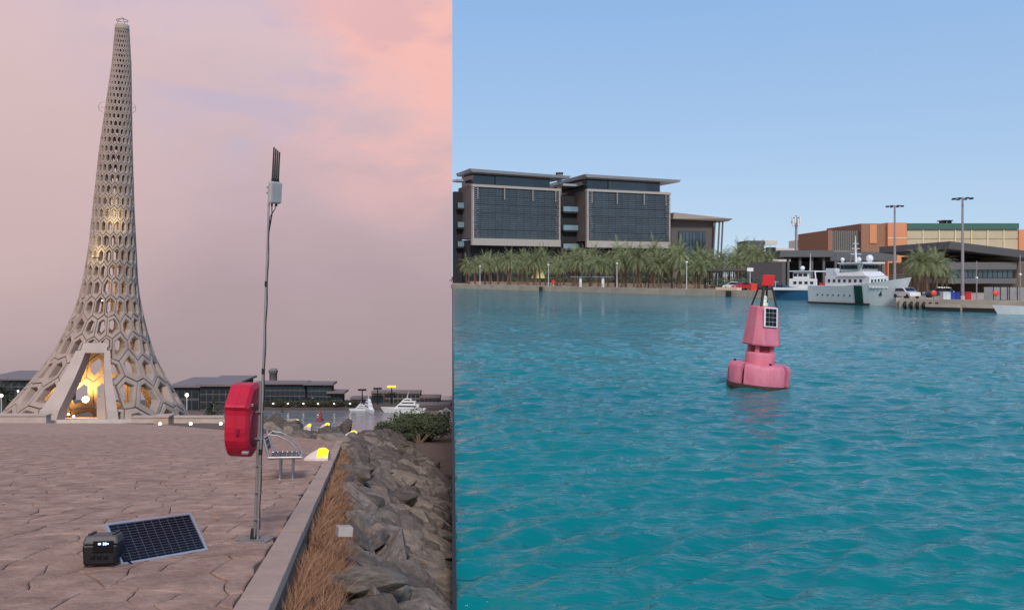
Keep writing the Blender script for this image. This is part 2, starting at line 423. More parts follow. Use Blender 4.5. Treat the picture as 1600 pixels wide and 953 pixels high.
# ================================================================== TOWER
print('TOWER', round(time.time()-T0, 1))
TD = 85.0; MP = TD/F
prof = [(660,137),(650,134),(600,100),(560,75),(540,67),(505,54),(455,41),(388,34),(331,30),(230,23.5),(100,14),(40,10)]
axis = [(660,154),(650,154.5),(600,158.5),(560,162),(505,168),(455,172),(388,176),(331,177.5),(230,181.5),(100,190),(40,191)]
def interp(tab, y):
    if y >= tab[0][0]: return tab[0][1]
    for (a, b), (c, d) in zip(tab, tab[1:]):
        if y >= c: return b+(d-b)*(y-a)/(c-a)
    return tab[-1][1]
def smooth_prof(y): return (interp(prof, y)+interp(prof, y-10)+interp(prof, y+10))/3
tb = Vector(((154-800)*MP, TD, gz(TD)))
def tower_pt(th, y, off=0):      # th: 0 faces the camera, grows to the right; y: photo height
    r = smooth_prof(y)*MP-off; cx = (interp(axis, y)-800)*MP; z = -(y-YH)*MP
    low = max(0, min(1, (y-480)/150))
    yy = -math.cos(th)*r
    # keep the foot on the sloping ground
    return Vector((cx+math.sin(th)*r, TD+yy, z-(K*yy)*low))-tb
tower = thing('lattice_tower', 'tall flaring pale concrete lattice tower with honeycomb openings at the end of the promenade', 'tower', tb)
rows = []; y = 656.0; h = 36.0
while y > 50:
    rows.append(y); h = max(7.2, 7.2+34*max(0, (y-60)/600)**1.35); y -= h
NC = 20; vseeds = {}
for i in range(-1, len(rows)+1):
    for j in range(NC*3):
        jit = .19*max(.12, 1-i/16); vseeds[(i, j)] = (0, 0)
base = {}
random.seed(11)
for i in range(-1, len(rows)+1):
    jit = .31*max(.05, 1-i/13)
    for j in range(NC): base[(i, j)] = (j+(.5 if i % 2 else 0)+rnd(-jit, jit), i*.94+rnd(-jit, jit)*.8)
def seed_at(i, j): b = base[(i, j % NC)]; return (b[0]+(j-j % NC), b[1])
def row_y(v):
    v = v/.94
    if v <= 0: return 656-v*40
    if v >= len(rows)-1: return rows[-1]-(v-len(rows)+1)*7.2
    i = int(v); return rows[i]+(rows[i+1]-rows[i])*(v-i)
def v_of(y):
    for i in range(len(rows)-1):
        if rows[i] >= y >= rows[i+1]: return (i+(rows[i]-y)/(rows[i]-rows[i+1]))*.94
    return 0 if y > 600 else (len(rows)-1)*.94
def th_of(px, y): 
    best = None
    for k in range(-80, 81):                 # nearest front-side angle that lands on this column
        th = k/80*1.4; q = tower_pt(th, y)+tb; e = abs(800+q.x/q.y*F-px)
        if best is None or e < best[0]: best = (e, th)
    return best[1]
U0 = math.pi                          # u=0 is the back of the tower
def u_of(th): return (th+U0)/(2*math.pi)*NC
opn = [(u_of(th_of(86, 657)), v_of(656)-.8), (u_of(th_of(171, 657)), v_of(656)-.8), (u_of(th_of(163, 546)), v_of(546)), (u_of(th_of(136, 546)), v_of(546))]
panels = []
def lineclip(p, a, b, keep_left):
    ax, ay = a; bx, by = b; A_, B_ = (by-ay), -(bx-ax); c = A_*ax+B_*ay
    return clip(p, A_, B_, c) if keep_left else clip(p, -A_, -B_, -c)
for i in range(0, len(rows)):
    for j in range(NC):
        s = seed_at(i, j)
        nb = [seed_at(i+a, j+b) for a in (-2, -1, 0, 1, 2) for b in (-2, -1, 0, 1, 2) if (a or b) and -1 <= i+a <= len(rows)]
        p = vcell(s, nb, 3); p = clip(p, 0, -1, .35)
        if len(p) < 3: continue
        c = cen(p)
        if c[0]-opn[0][0] > -2.5 and c[0]-opn[1][0] < 2.5 and c[1] < opn[2][1]+1.5:
            # left, right or above the entrance; nothing inside it
            tt = (c[1]-opn[0][1])/(opn[2][1]-opn[0][1]); lx = opn[0][0]+(opn[3][0]-opn[0][0])*tt; rx = opn[1][0]+(opn[2][0]-opn[1][0])*tt
            if tt < 1 and lx < c[0] < rx: continue
            if tt >= 1: p = clip(p, 0, -1, -opn[2][1]) if lx-.5 < c[0] < rx+.5 else p
            elif c[0] <= lx: p = lineclip(p, opn[0], opn[3], True)
            else: p = lineclip(p, opn[1], opn[2], False)
            if len(p) < 3: continue
            c2 = cen(p)
            if area(p) < .15: continue
        panels.append((i, p))
def panel_mesh(i, p, mb):
    c = cen(p); n = len(p); up = i/len(rows)
    hole = .60-.1*min(1, max(0, (i-12)/14))+.06*hsh(i, c[0]) if i > 9 else .58+.12*hsh(i, c[0], c[1])
    th_ = .85*(1-.7*up)
    def ring(sc_, off, k=1.0): return [tower_pt((c[0]+(x-c[0])*sc_)/NC*2*math.pi-U0, row_y(c[1]+(y-c[1])*sc_), off) for x, y in p]
    v = ring(.965, th_)+ring(.965, .05)+ring(.93, 0)+ring(hole+.05, 0)+ring(hole-.02, .12)+ring(hole*.86, th_)
    f = [(k*n+a, k*n+(a+1) % n, (k+1)*n+(a+1) % n, (k+1)*n+a) for k in range(5) for a in range(n)]
    f += [(5*n+a, 5*n+(a+1) % n, (a+1) % n, a) for a in range(n)]
    mb.add(v, f)
def showing(ip):
    i, p = ip; c = cen(p); th = c[0]/NC*2*math.pi-U0; y = row_y(c[1])
    return max(0, math.cos(th))*area(p)*smooth_prof(y)*(row_y(c[1]-.5)-row_y(c[1]+.5))
panels.sort(key=lambda ip: -showing(ip))
for ip in panels[:298]:
    mb = MB(); panel_mesh(*ip, mb); mb.build('lattice_panel', panelmat, tower)
mb = MB()
for ip in panels[298:]: panel_mesh(*ip, mb)
tag(mb.build('lattice_panels_rest', panelmat, tower), kind='stuff')
# entrance frame: two raking slabs and a lintel, deep
def rake(mb, pts, w0, depth):
    for (u0, v0), (u1, v1), sgn in pts:
        n = 6
        for k in range(n):
            q = []
            for t in (k/n, (k+1)/n):
                u, v = u0+(u1-u0)*t, v0+(v1-v0)*t
                for du, off in ((0, -.35), (sgn*w0, -.35), (sgn*w0, depth), (0, depth)):
                    q.append(tower_pt((u+du)/NC*2*math.pi-U0, row_y(v), off))
            mb.hexa(q[:4], q[4:])
slabm = mat('entrance_concrete', (186,168,156), .8, var=.08, scale=.6, bump=.15, bscale=4)
for pts, w_s in ((((opn[0], opn[3], -1),), .62), (((opn[1], opn[2], 1),), .33)):
    mb = MB(); rake(mb, pts, w_s, 1.3); mb.build('entrance_slab', slabm, tower)
mb = MB(); n = 5
for k in range(n):
    q = []
    for t in (k/n, (k+1)/n):
        u = opn[3][0]-.3+(opn[2][0]-opn[3][0]+.45)*t
        for dv, off in ((-.1, -.33), (.34, -.33), (.34, 1.5), (-.1, 1.5)): q.append(tower_pt(u/NC*2*math.pi-U0, row_y(opn[2][1]+dv), off))
    mb.hexa(q[:4], q[4:])
mb.build('lintel', slabm, tower)
# cap collar, crown hoop, service rings
mb = MB(); top_r = 10*MP
for y0, y1, nm in ((50, 40, 'top_collar'),):
    vs = []; n = 28
    for yy, off in ((y0, 0), (y1, 0), (y1, .25), (y0, .25)): vs += [tower_pt(2*math.pi*k/n, yy, off) for k in range(n)]
    mb.add(vs, [(a*n+k, a*n+(k+1) % n, ((a+1) % 4)*n+(k+1) % n, ((a+1) % 4)*n+k) for a in range(4) for k in range(n)], True)
mb.build('top_collar', panelmat, tower)
def hoop(c, r, nrm, rad, a0=0, a1=2*math.pi, n=24):
    u = nrm.orthogonal().normalized(); w = nrm.cross(u)
    return [c+(u*math.cos(a0+(a1-a0)*k/n)+w*math.sin(a0+(a1-a0)*k/n))*r for k in range(n+1)]
mb = MB(); ct = sum((tower_pt(2*math.pi*k/8, 40) for k in range(8)), Vector())/8
mb.tube(hoop(ct+Vector((0,0,.5)), .55, Vector((0,0,1)), .04), .035, 5)
for a in (0, math.pi/2):
    mb.tube([ct+Vector((math.cos(a)*.55*math.cos(t), math.sin(a)*.55*math.cos(t), .0+.75*math.sin(t))) for t in np.linspace(0, math.pi, 13)], .03, 5)
mb.build('crown_hoop', steel, tower)
for px_, sg in ((163, -1), (205, 1)):
    mb = MB(); c_ = at(px_, 168, TD)-tb; mb.tube(hoop(c_, .55, Vector((.3*sg, 1, .35)).normalized(), .03), .02, 5); mb.tube([c_-Vector((.5*sg,0,0)), c_+Vector((.5*sg,0,0))], .02, 5); mb.build('service_hoop', steel, tower)
# floor inside, flood lamps (lit in the photograph)
mb = MB(); mb.lathe([(.01, .06), (9.4, .06), (9.4, -.9)], 40); fl = mb.build('tower_floor', concrete, tower); fl.rotation_euler = SLOPE.to_euler()
def flood(px, py, d, r, power, col, label, lift=0, rot=(0,0,0), spot=True):
    t = thing('flood_lamp', label, 'lamp', at(px, py, d), group='flood lamps in the tower')
    m1 = MB(); m1.lathe([(0, -.3*r), (r*.8, -.28*r), (r, 0), (r*1.05, .05*r)], 14); m1.tube([(0, 0, -.28*r), (0, 0, -1.2*r)], r*.15, 6)
    h = m1.build('housing', dsteel, t); h.rotation_euler = rot
    m2 = MB(); m2.lathe([(r*.98, .04*r), (r*.5, .12*r), (0.001, .15*r)], 14); l = m2.build('lens', lampglow, t); l.rotation_euler = rot
    if power:
        ld = bpy.data.lights.new('lamp_light', 'POINT'); ld.energy = power; ld.color = col; ld.shadow_soft_size = r
        lo = bpy.data.objects.new('lamp_light', ld); C.objects.link(lo); lo.parent = t; lo.location = Euler(rot).to_matrix() @ Vector((0, 0, .35+r))
    return t
AM = (1, .62, .2)
flood(134, 624, TD+4, .36, 1000, AM, 'large white glowing flood lamp inside the tower entrance', rot=(R(60), 0, R(20)))
flood(163, 626, TD-4.5, .16, 0, AM, 'small amber lamp on the post inside the tower entrance', rot=(R(70), 0, 0))
flood(160, 470, TD, .3, 150, AM, 'amber uplighter inside the tower shaft behind the middle openings')
flood(178, 345, TD, .25, 120, (1, .85, .45), 'warm uplighter inside the tower shaft behind the high openings')
for th_e, y_e, lb_ in ((-.08, 402, 'outer uplighter washing the left side of the tower shaft yellow'), (.5, 352, 'outer uplighter washing the right side of the tower shaft yellow')):
    q_ = tower_pt(th_e, y_e, -1.0)+tb; fl_ = flood(800+q_.x/q_.y*F, YH-q_.z/q_.y*F, q_.y, .11, 75, (1, .88, .42), lb_); MB().tube([(0, 0, -.12), tower_pt(th_e, y_e, .15)+tb-q_+Vector((0, 0, -.12))], .04, 6).build('bracket', dsteel, fl_)
mb = MB(); mb.box((0,0,0), (.9, .9, 3.2)); mb.box((0,0,1.85), (.35, .35, .5)); o = mb.build('post_inside_tower', slabm); o.location = at(162, 646, TD-5); tag(o, 'square concrete post standing just inside the tower entrance', 'post')
for k, (px, py) in enumerate(((101, 644), (107, 648), (115, 651))):
    o = MB().lathe([(.12, 0), (.1, .1), (.001, .14)], 8).build('floor_lamp', lampglow); o.location = at(px, py, TD-3); tag(o, 'tiny lit floor lamp inside the tower entrance', 'lamp', 'floor lamps in the tower')

# ================================================================== LIFEBUOY POST, MAST, ROUTER, CABINET
print('LIFEBUOY POST, MAST, ROUTER, CABINET', round(time.time()-T0, 1))
pd = 8.8
pb = onp(398, 845); pd = pb.y
lean = math.atan2(21, 525)
post = thing('cabinet_post', 'dark steel post on a square foot plate carrying the red lifebuoy cabinet', 'post', pb)
pl_ = MB().box((0,0,.012), (.34, .42, .024)).build('foot_plate', mat('foot_plate_steel', (140,126,120), .6, .3, var=.2, scale=8), post, .004); pl_.rotation_euler = SLOPE.to_euler()
for sx in (-.13, .13):
    for sy in (-.16, .16):
        b_ = MB().tube([(0,0,.02), (0,0,.05)], .014, 6).build('bolt', steel, post); b_.location = SLOPE @ Vector((sx, sy, 0))
ldir = Vector((math.sin(lean), 0, math.cos(lean)))
MB().tube([(0,0,.02), ldir*1.72], .019, 14).build('tube', mat('weathered_steel', (150,144,142), .5, .5, var=.15, scale=8), post)
mb = MB(); mb.hexa([(-.05,-.02,.02), (.05,-.02,.02), (.05,.02,.02), (-.05,.02,.02)], [(-.035,-.012,.14), (.035,-.012,.14), (.035,.012,.14), (-.035,.012,.14)]); mb.build('gusset', dsteel, post)
mast = thing('antenna_mast', 'slender silver antenna mast strapped to the lifebuoy cabinet post', 'mast', pb+Vector((.042, -.03, .03)))
top = at(420, 318, pd-.035)-mast.location
def along(t): return top*t
segs = [0, .26, .5, .76, 1.0]
for i in range(4):
    MB().tube([along(segs[i]), along(segs[i+1])], .0165-.0018*i, 12).build('mast_section', steel, mast)
for t in (.26, .5, .76): MB().tube([along(t)-ldir*.03, along(t)+ldir*.03], .022-.0018*t*4, 12).build('coupling', dsteel, mast)
for t in (.06, .14, .22, .3, .38):
    c_ = along(t)+Vector((-.021, .012, 0)); M_ = Matrix.Rotation(lean, 3, 'Y')
    mb = MB(); mb.box(c_, (.088, .062, .01), M_); mb.build('strap', steel, mast)
cab = [along(t)+Vector((.019+.004*math.sin(t*47), -.012, 0)) for t in np.linspace(.03, .96, 40)]+[along(1.0)+Vector((.07, -.01, -.06)), along(1.0)+Vector((.075, -.01, .02))]
MB().tube(cab, .005, 6).build('cable', black, mast)
rt = thing('router', 'grey outdoor router box with dark rod antennas on top of the mast', 'router', at(421, 318, pd), Euler((0, R(4), R(-33))))
mb = MB(); prf = [(-.10, .0), (-.115, .03), (-.115, .23), (-.10, .26), (.10, .26), (.115, .23), (.115, .03), (.10, 0)]
grey = mat('router_grey', (170,166,162), .5, var=.06, scale=10); grey2 = mat('router_back_grey', (150,147,146), .5, var=.06, scale=10)
b_ = MB().box((.075, 0, .115), (.055, .15, .235)).build('case', grey, rt, .018)
MB().box((.108, 0, .115), (.014, .13, .21)).build('cover', grey2, rt, .006)
mb = MB(); mb.box((.03, 0, .14), (.05, .07, .09)); mb.box((0, 0, .17), (.05, .06, .02)); mb.box((0, 0, .11), (.05, .06, .02)); mb.build('bracket', steel, rt, .003)
for k in range(4):
    yy = -.039+.026*k; L_ = .36-.014*k
    MB().tube([(.075, yy, .225), (.075, yy, .262), (.075, yy, .27), (.077, yy, .235+L_)], [.012, .012, .0095, .008], 8).build('antenna', black, rt)
for k in range(2): MB().tube([(.075, -.03+.06*k, 0), (.075, -.03+.06*k, -.03)], .011, 8).build('gland', black, rt)
MB().tube([(.075, -.03, -.02), (.072, -.02, -.12), (.03, 0, -.22), (.01, 0, -.34)], .006, 6).build('cable', black, rt)

redm = mat('cabinet_red', (186,18,50), .5, var=.14, scale=5, bump=.1, bscale=40, spec=.45)
cabn = thing('lifebuoy_cabinet', 'red moulded lifebuoy cabinet with a flat top hung on the dark post', 'lifebuoy cabinet', at(400, 657, pd+.06), Euler((0, lean, R(3))))
S = .78/118                                   # metres per photo pixel here
out = []
zt, zs, zb = 60*S, 31*S, -58*S
out += [(-.11, zt), (-.15, zt-.012), (-.345, zs+.01), (-.352, zs-.01), (-.325, zs-.05), (-.318, zs-.10)]
for a in np.linspace(180, 360, 25): out.append((.325*math.cos(R(a))*(1.03 if 200 < a < 340 else 1), zb+.36+.36*math.sin(R(a))))
out += [(.318, zs-.10), (.325, zs-.05), (.352, zs-.01), (.345, zs+.01), (.15, zt-.012), (.11, zt)]
def body(mb, prof_, sect):
    n = len(prof_); vs = []
    for t, ins in sect:
        for w, z in prof_:
            l = math.hypot(w, z) or 1; vs.append((t, w*(1-ins/l), z*(1-ins/l)))
    fs = [(a*n+k, (a+1)*n+k, (a+1)*n+(k+1) % n, a*n+(k+1) % n) for a in range(len(sect)-1) for k in range(n)]
    mb.add(vs, fs, False); mb.add(vs[:n], [tuple(range(n))]); mb.add(vs[-n:], [tuple(range(n))[::-1]])
mb = MB(); body(mb, out, [(-.245, .016), (-.24, .005), (-.23, .0), (-.129, 0)]); o = mb.build('back_shell', redm, cabn)
mb = MB(); body(mb, out, [(-.127, -.003), (-.035, -.002), (-.028, .004), (.0, .05)]); mb.build('front_cover', redm, cabn)
mb = MB()
ring_ = [(.0, .0)]
mb.add(*(lambda n: ([( .012*math.sin(p), (.2+.055*math.cos(p))*math.cos(a), -.03+(.2+.055*math.cos(p))*math.sin(a)) for a in np.linspace(0, 2*math.pi, n, False) for p in np.linspace(0, 2*math.pi, 8, False)],
    [(i*8+k, ((i+1) % n)*8+k, ((i+1) % n)*8+(k+1) % 8, i*8+(k+1) % 8) for i in range(n) for k in range(8)]))(32), True); mb.build('ring_emboss', mat('cabinet_dark_red', (120,14,36), .5), cabn)
mb = MB(); mb.box((-.1, -.346, -.06), (.03, .02, .06)); mb.build('latch', mat('cabinet_dark_red', (120,14,36)), cabn, .004)
for zz in (-.28, .2): MB().box((-.02, -.30 if zz < 0 else -.2, zz), (.07, .05, .03)).build('clamp', steel, cabn, .004)

# ================================================================== POWER STATION + SOLAR PANEL
print('POWER STATION + SOLAR PANEL', round(time.time()-T0, 1))
psl = onp(149, 889)
ps = thing('power_station', 'black portable power station with grey lid and lit display beside the solar panel', 'power station', psl+Vector((0, .12, 0)), sloped(R(11)))
mb = MB(); w, dp, hh = .30, .24, .2
mb.hexa([(-w/2+.02, -dp/2+.01, .012), (w/2-.02, -dp/2+.01, .012), (w/2-.02, dp/2-.01, .012), (-w/2+.02, dp/2-.01, .012)], [(-w/2, -dp/2, .19), (w/2, -dp/2, .19), (w/2, dp/2, .19), (-w/2, dp/2, .19)]); mb.build('body', black, ps, .018)
mb = MB(); mb.hexa([(-w/2-.002, -dp/2-.002, .192), (w/2+.002, -dp/2-.002, .192), (w/2+.002, dp/2+.002, .192), (-w/2-.002, dp/2+.002, .192)], [(-w/2+.02, -dp/2+.02, .27), (w/2-.02, -dp/2+.02, .27), (w/2-.02, dp/2-.02, .27), (-w/2+.02, dp/2-.02, .27)])
mb.build('lid', mat('power_station_grey', (78,72,72), .5, var=.08, scale=10), ps, .016)
for sx in (-1, 1): MB().box((sx*.1, 0, .276), (.03, .17, .018)).build('handle', black, ps, .006)
fpan = MB().box((.03, -dp/2-.004, .175), (.17, .014, .1)).build('front_panel', mat('gloss_black', (14,14,16), .15), ps, .004)
dm = mat('display_glow', (200,225,255), emis=2.2, ecol=(170,205,255))
for xx, ww, hh2 in ((.0, .022, .016), (.035, .012, .022), (.052, .012, .022), (.07, .01, .012)):
    MB().box((xx, -dp/2-.0125, .2), (ww, .002, hh2)).build('display_digit', dm, fpan)
for k in range(3): MB().box((-.055+.055*k, -dp/2-.001, .085), (.036, .014, .036)).build('socket', mat('gloss_black', (14,14,16)), ps, .004)
for sx in (-1, 1):
    for sy in (-1, 1): MB().box((sx*.11, sy*.08, .006), (.03, .03, .012)).build('foot', black, ps)

BL, BR = onp(190, 883), onp(325, 859)
e1 = BR-BL; best = None
for k in range(400):
    d_ = 7.4+k*.008; e2 = at(164, 818, d_)-BL; c_ = abs(e1.normalized().dot(e2.normalized()))
    if best is None or c_ < best[0]: best = (c_, d_, e2)
e2 = best[2]; e2 = e2-e1.normalized()*e1.normalized().dot(e2)*.6
nrm = e1.cross(e2).normalized()
M3 = Matrix((e1.normalized(), nrm.cross(e1).normalized(), nrm)).transposed()
sp = thing('solar_panel', 'dark blue solar panel in a silver frame propped on the paving', 'solar panel', BL, M3.to_4x4())
e2l = M3.inverted() @ e2; w_, h_ = e1.length, e2l.y; skew = e2l.x
print('solar', w_, h_, skew, best[0])
PV = lambda u, v, z: (u*w_+v*skew, v*h_, z)
def pbar(mb, u0, u1, v0, v1, z0, z1): mb.hexa([PV(u0, v0, z0), PV(u1, v0, z0), PV(u1, v1, z0), PV(u0, v1, z0)], [PV(u0, v0, z1), PV(u1, v0, z1), PV(u1, v1, z1), PV(u0, v1, z1)])
fu, fv = .022/w_, .022/h_
frame_m = mat('panel_frame_aluminium', (196,192,192), .35, .6, var=.05)
for a in ((0, 1, 0, fv), (0, 1, 1-fv, 1), (0, fu, fv, 1-fv), (1-fu, 1, fv, 1-fv)):
    mb = MB(); pbar(mb, *a, -.03, .008); mb.build('frame_bar', frame_m, sp)
mb = MB(); pbar(mb, fu, 1-fu, fv, 1-fv, -.012, -.002); bsh = mb.build('backsheet', mat('panel_lines', (92,92,98), .5), sp)
cellm = mat('solar_cell', (14,14,24), .3, var=.35, scale=4, spec=.3, rand=.15)
nx_, ny_ = 10, 14
for i in range(nx_):
    for j in range(ny_):
        u0 = fu+.006+(1-2*fu-.012)*i/nx_; v0 = fv+.008+(1-2*fv-.016)*j/ny_; du = (1-2*fu-.012)/nx_; dv = (1-2*fv-.016)/ny_
        mb = MB(); pbar(mb, u0+.0035, u0+du-.0035, v0+.006, v0+dv-.006, -.004, .0005); mb.build('solar_cell', cellm, bsh)
Mi = M3.inverted()
for u in (.15, .85):
    tp = Vector(PV(u, .93, -.03)); wp = BL+M3 @ tp; ft = Vector((wp.x+.03, wp.y+.12, 0)); ft.z = gz(ft.y)
    MB().tube([tp, Mi @ (ft-BL)], .012, 8).build('prop_leg', frame_m, sp)
MB().tube([Vector(PV(.02, .3, -.03)), Mi @ (psl+Vector((.25, .18, -.02))-BL), Mi @ (psl+Vector((.12, .2, .08))-BL)], .006, 6).build('cable', black, sp)

# ================================================================== BENCH
print('BENCH', round(time.time()-T0, 1))
bs = onp(446, 746)
def bench(loc, yaw, label, sc_=1):
    t = thing('bench', label, 'bench', loc, sloped(yaw), 'benches on the promenade'); t.scale = (sc_,)*3
    # local x: seat depth (front at +x), local y: length
    slat = mat('bench_slat', (74,66,64), .6, var=.15, scale=6, bump=.1); L_ = 1.9
    for k in range(6): MB().box((-.24+.096*k, 0, .455), (.07, L_-.02, .025)).build('seat_slat', slat, t, .004)
    for k in range(3):
        MB().box((-.36-.03*k, 0, .60+.095*k), (.022, L_-.02, .075), Matrix.Rotation(R(-17), 3, 'Y')).build('back_slat', slat, t, .004)
    for s in (-1, 1):
        y_ = s*L_/2
        mb = MB(); mb.tube([(-.32, y_, .45), (.3, y_, .45)], .028, 8); mb.build('end_rail', steel, t)
        mb = MB(); mb.tube([(-.3, y_, .44), (-.345, y_, .6), (-.44, y_, .9)], .024, 8); mb.build('back_post', steel, t)
        mb = MB(); mb.tube([(-.415, y_, .82), (-.32, y_, .885), (-.15, y_, .86), (.05, y_, .76), (.2, y_, .6), (.29, y_, .46)], .014, 8); mb.build('armrest', steel, t)
    mb = MB(); mb.tube([(.3, -L_/2, .45), (.3, L_/2, .45)], .024, 8); mb.build('front_rail', steel, t)
    for sx in (-.1, .14):
        for sy in (-.36, .36):
            mb = MB(); mb.tube([(sx, sy, 0), (sx, sy, .445)], .024, 8); mb.lathe([(.001, .012), (.05, .012), (.05, 0)], 10, (sx, sy, 0)); mb.build('leg', steel, t)
    return t
bench(bs, R(14), 'grey slatted metal bench with arched armrests beside the lifebuoy cabinet')
# ================================================================== SHELL LIGHTS
print('SHELL LIGHTS', round(time.time()-T0, 1))
shell_m = mat('shell_white', (222,206,196), .55, var=.06, scale=3)
def shell_light(px, py, L_, d, label, yaw=0, drp=0):
    loc = Vector(((px-800)/F*d, d, -(py-YH)/F*d))
    t = thing('ground_light', label, 'ground light', loc, sloped(R(yaw)), 'shell shaped ground lights by the kerb')
    mb = MB(); n, mm = 14, 8; vs = []
    for i in range(n+1):
        a = i/n; x = -L_/2+L_*a; h = .43*L_*(math.sin(min(1, a*1.15)*math.pi/2)**.8)*(1 if a < .75 else 1-.35*((a-.75)/.25)**2); wd = .42*L_*math.sin(min(1, .12+a*.95)*math.pi/2)
        for k in range(mm+1): b = math.pi*k/mm; vs.append((x, -math.cos(b)*wd, .05+math.sin(b)*h))
    mb.add(vs, [(i*(mm+1)+k, (i+1)*(mm+1)+k, (i+1)*(mm+1)+k+1, i*(mm+1)+k+1) for i in range(n) for k in range(mm)], True)
    mb.add(vs[-(mm+1):], [tuple(range(mm+1))]); mb.build('shell', shell_m, t)
    mb = MB(); mb.prism([(-L_*.5, -.1*L_), (0, -.42*L_), (L_*.5, -.42*L_), (L_*.5, .42*L_), (0, .42*L_), (-L_*.5, .1*L_)], -.25, .055); mb.build('base', shell_m, t)
    mb = MB(); vs = []
    for i in range(5):
        a = .56+.42*i/4; x = -L_/2+L_*a; h = .43*L_*(math.sin(min(1, a*1.15)*math.pi/2)**.8)*(1 if a < .75 else 1-.35*((a-.75)/.25)**2)+.012; wd = .42*L_*math.sin(min(1, .12+a*.95)*math.pi/2)+.012
        for k in range(6): b = math.pi*(.06+.42*k/5); vs.append((x, -math.cos(b)*wd, .05+math.sin(b)*h))
    mb.add(vs, [(i*6+k, (i+1)*6+k, (i+1)*6+k+1, i*6+k+1) for i in range(4) for k in range(5)], True); mb.build('lens', yglow, t)
    return t
shell_light(495, 719, .64, gd(719), 'largest white shell ground light, yellow lens, standing on the promenade beyond the bench', 5)
shell_light(547, 684, .78, 43, 'white shell ground light with yellow lens at the top of the rock slope', 0)
shell_light(508, 668, .85, 70, 'white shell ground light on the rocky bank, right of its pair', 0)
shell_light(481, 668, .65, 70.5, 'white shell ground light on the rocky bank, left of its pair', 0)
shell_light(462, 660, .7, 92, 'farthest small shell ground light at the tip of the pale low wall', 0)

# ================================================================== ROCKS, GRASS, SHRUBS
print('ROCKS, GRASS, SHRUBS', round(time.time()-T0, 1))
def rock_mesh(seed, flat):
    rs = random.Random(seed); bm = bmesh.new()
    for k in range(26):
        v = Vector((rs.gauss(0, 1), rs.gauss(0, 1), rs.gauss(0, 1))).normalized()*rs.uniform(.72, 1.05)
        bm.verts.new((v.x*.82, v.y*.42, v.z*flat))
    bmesh.ops.convex_hull(bm, input=bm.verts); 
    bmesh.ops.delete(bm, geom=[v for v in bm.verts if not v.link_faces], context='VERTS')
    bmesh.ops.dissolve_limit(bm, angle_limit=R(14), verts=bm.verts, edges=bm.edges)
    bmesh.ops.bevel(bm, geom=bm.edges[:]+bm.verts[:], offset=.014, segments=1, affect='EDGES', clamp_overlap=True)
    bmesh.ops.triangulate(bm, faces=bm.faces)
    bmesh.ops.subdivide_edges(bm, edges=[e for e in bm.edges if e.calc_length() > .22], cuts=1)
    for v in bm.verts: v.co += v.co.normalized()*.03*mn.noise(v.co*5+Vector((seed, 0, 0)))
    me = bpy.data.meshes.new('rock'); bm.to_mesh(me); bm.free(); me.materials.append(rockm); return me
rmeshes = [rock_mesh(s, rnd(.2, .42)) for s in range(16)]
spots = []
random.seed(5)
d = 5.0
while d < 105:
    st = .36+.010*d
    smax = min(5.0, .64+.114*d)
    s = (.62 if d < 16 else .45)+rnd(0, .25)
    while s < smax-.12:
        spots.append((s+rnd(-.1, .1), d+rnd(-.16, .16)*st*2, st)); s += st*rnd(.75, 1.15)
    d += st*.62
for k in range(420):                       # bank beyond the promenade end
    d = rnd(35, 112); px = rnd(385, 585); x = (px-800)/F*d
    if x < edge_x(d)-.2 and d < crest(px)-1 and x > prom_far[0].x-14+rnd(0,2): 
        if 632+HL*F/d < interp([(0,0)][:0] or [(-528, 0)], 0)+1e9: spots.append((x-edge_x(d), d, .5+.006*d))
def prom_far_d(x, d):                      # true when the point lies beyond the promenade's far edge
    px = 800+x/d*F; py = 632+HL*F/d
    for (a, b), (c, e) in zip(far_px[::-1], far_px[::-1][1:]):
        if a <= px <= c: return py < b+(e-b)*(px-a)/(c-a)-1
    return True
info = []
for s, d, st in spots:
    x = edge_x(d)+s
    if d > crest(800+x/d*F): continue
    if s < 0 and not prom_far_d(x, d): continue
    ppx, ppy = 800+x/d*F, YH-(terr(x, d)+.15)/d*F
    if any(abs(ppx-lx) < 19 and abs(ppy-ly) < 11 for lx, ly in ((547, 686), (508, 669), (481, 668), (462, 660), (500, 658))): continue
    sz = st*rnd(.75, 1.7)*(1 if rnd(0, 1) < .8 else .55)
    if x+sz*.42 > seam_x(d): 
        x = seam_x(d)-sz*.43
        if x-edge_x(d) < .35: continue
    if 0 < s < .45: sz = min(sz, .4); x = max(x, edge_x(d)+.3*sz+.1)
    info.append((x, d, sz))
info.sort(key=lambda q: -(q[2]/q[1]) if 632+(HL+.8)*F/q[1] < 990 else 0)
rb_ = MB(); rcache = {}
for i, (x, d, sz) in enumerate(info):
    me = random.choice(rmeshes); rz = random.gauss(-.65, .45)
    rot = Euler((rnd(-.5, .4)-A, rnd(-.05, .5), rz)); s_ = (sz*1.12, sz*rnd(.7, 1.1), sz*rnd(.8, 1.5)); loc = Vector((x, d, terr(x, d)+.16+sz*rnd(.0, .26)))
    if i < 300:
        o = obj('boulder', me); o.location = loc; o.rotation_euler = rot; o.scale = s_
        tag(o, 'grey angular boulder in the rock slope beside the promenade', 'boulder', 'boulders of the rock slope')
    else:
        if me.name not in rcache: rcache[me.name] = ([v.co.copy() for v in me.vertices], [tuple(p.vertices) for p in me.polygons])
        Mx = Matrix.LocRotScale(loc, rot, Vector(s_)); vv, ff = rcache[me.name]; rb_.add([Mx @ v for v in vv], ff)
me = rb_.mesh('rubble', rockm)
tag(obj('rubble', me), 'small grey rocks filling the rest of the shore slope', 'rubble', kind='stuff')
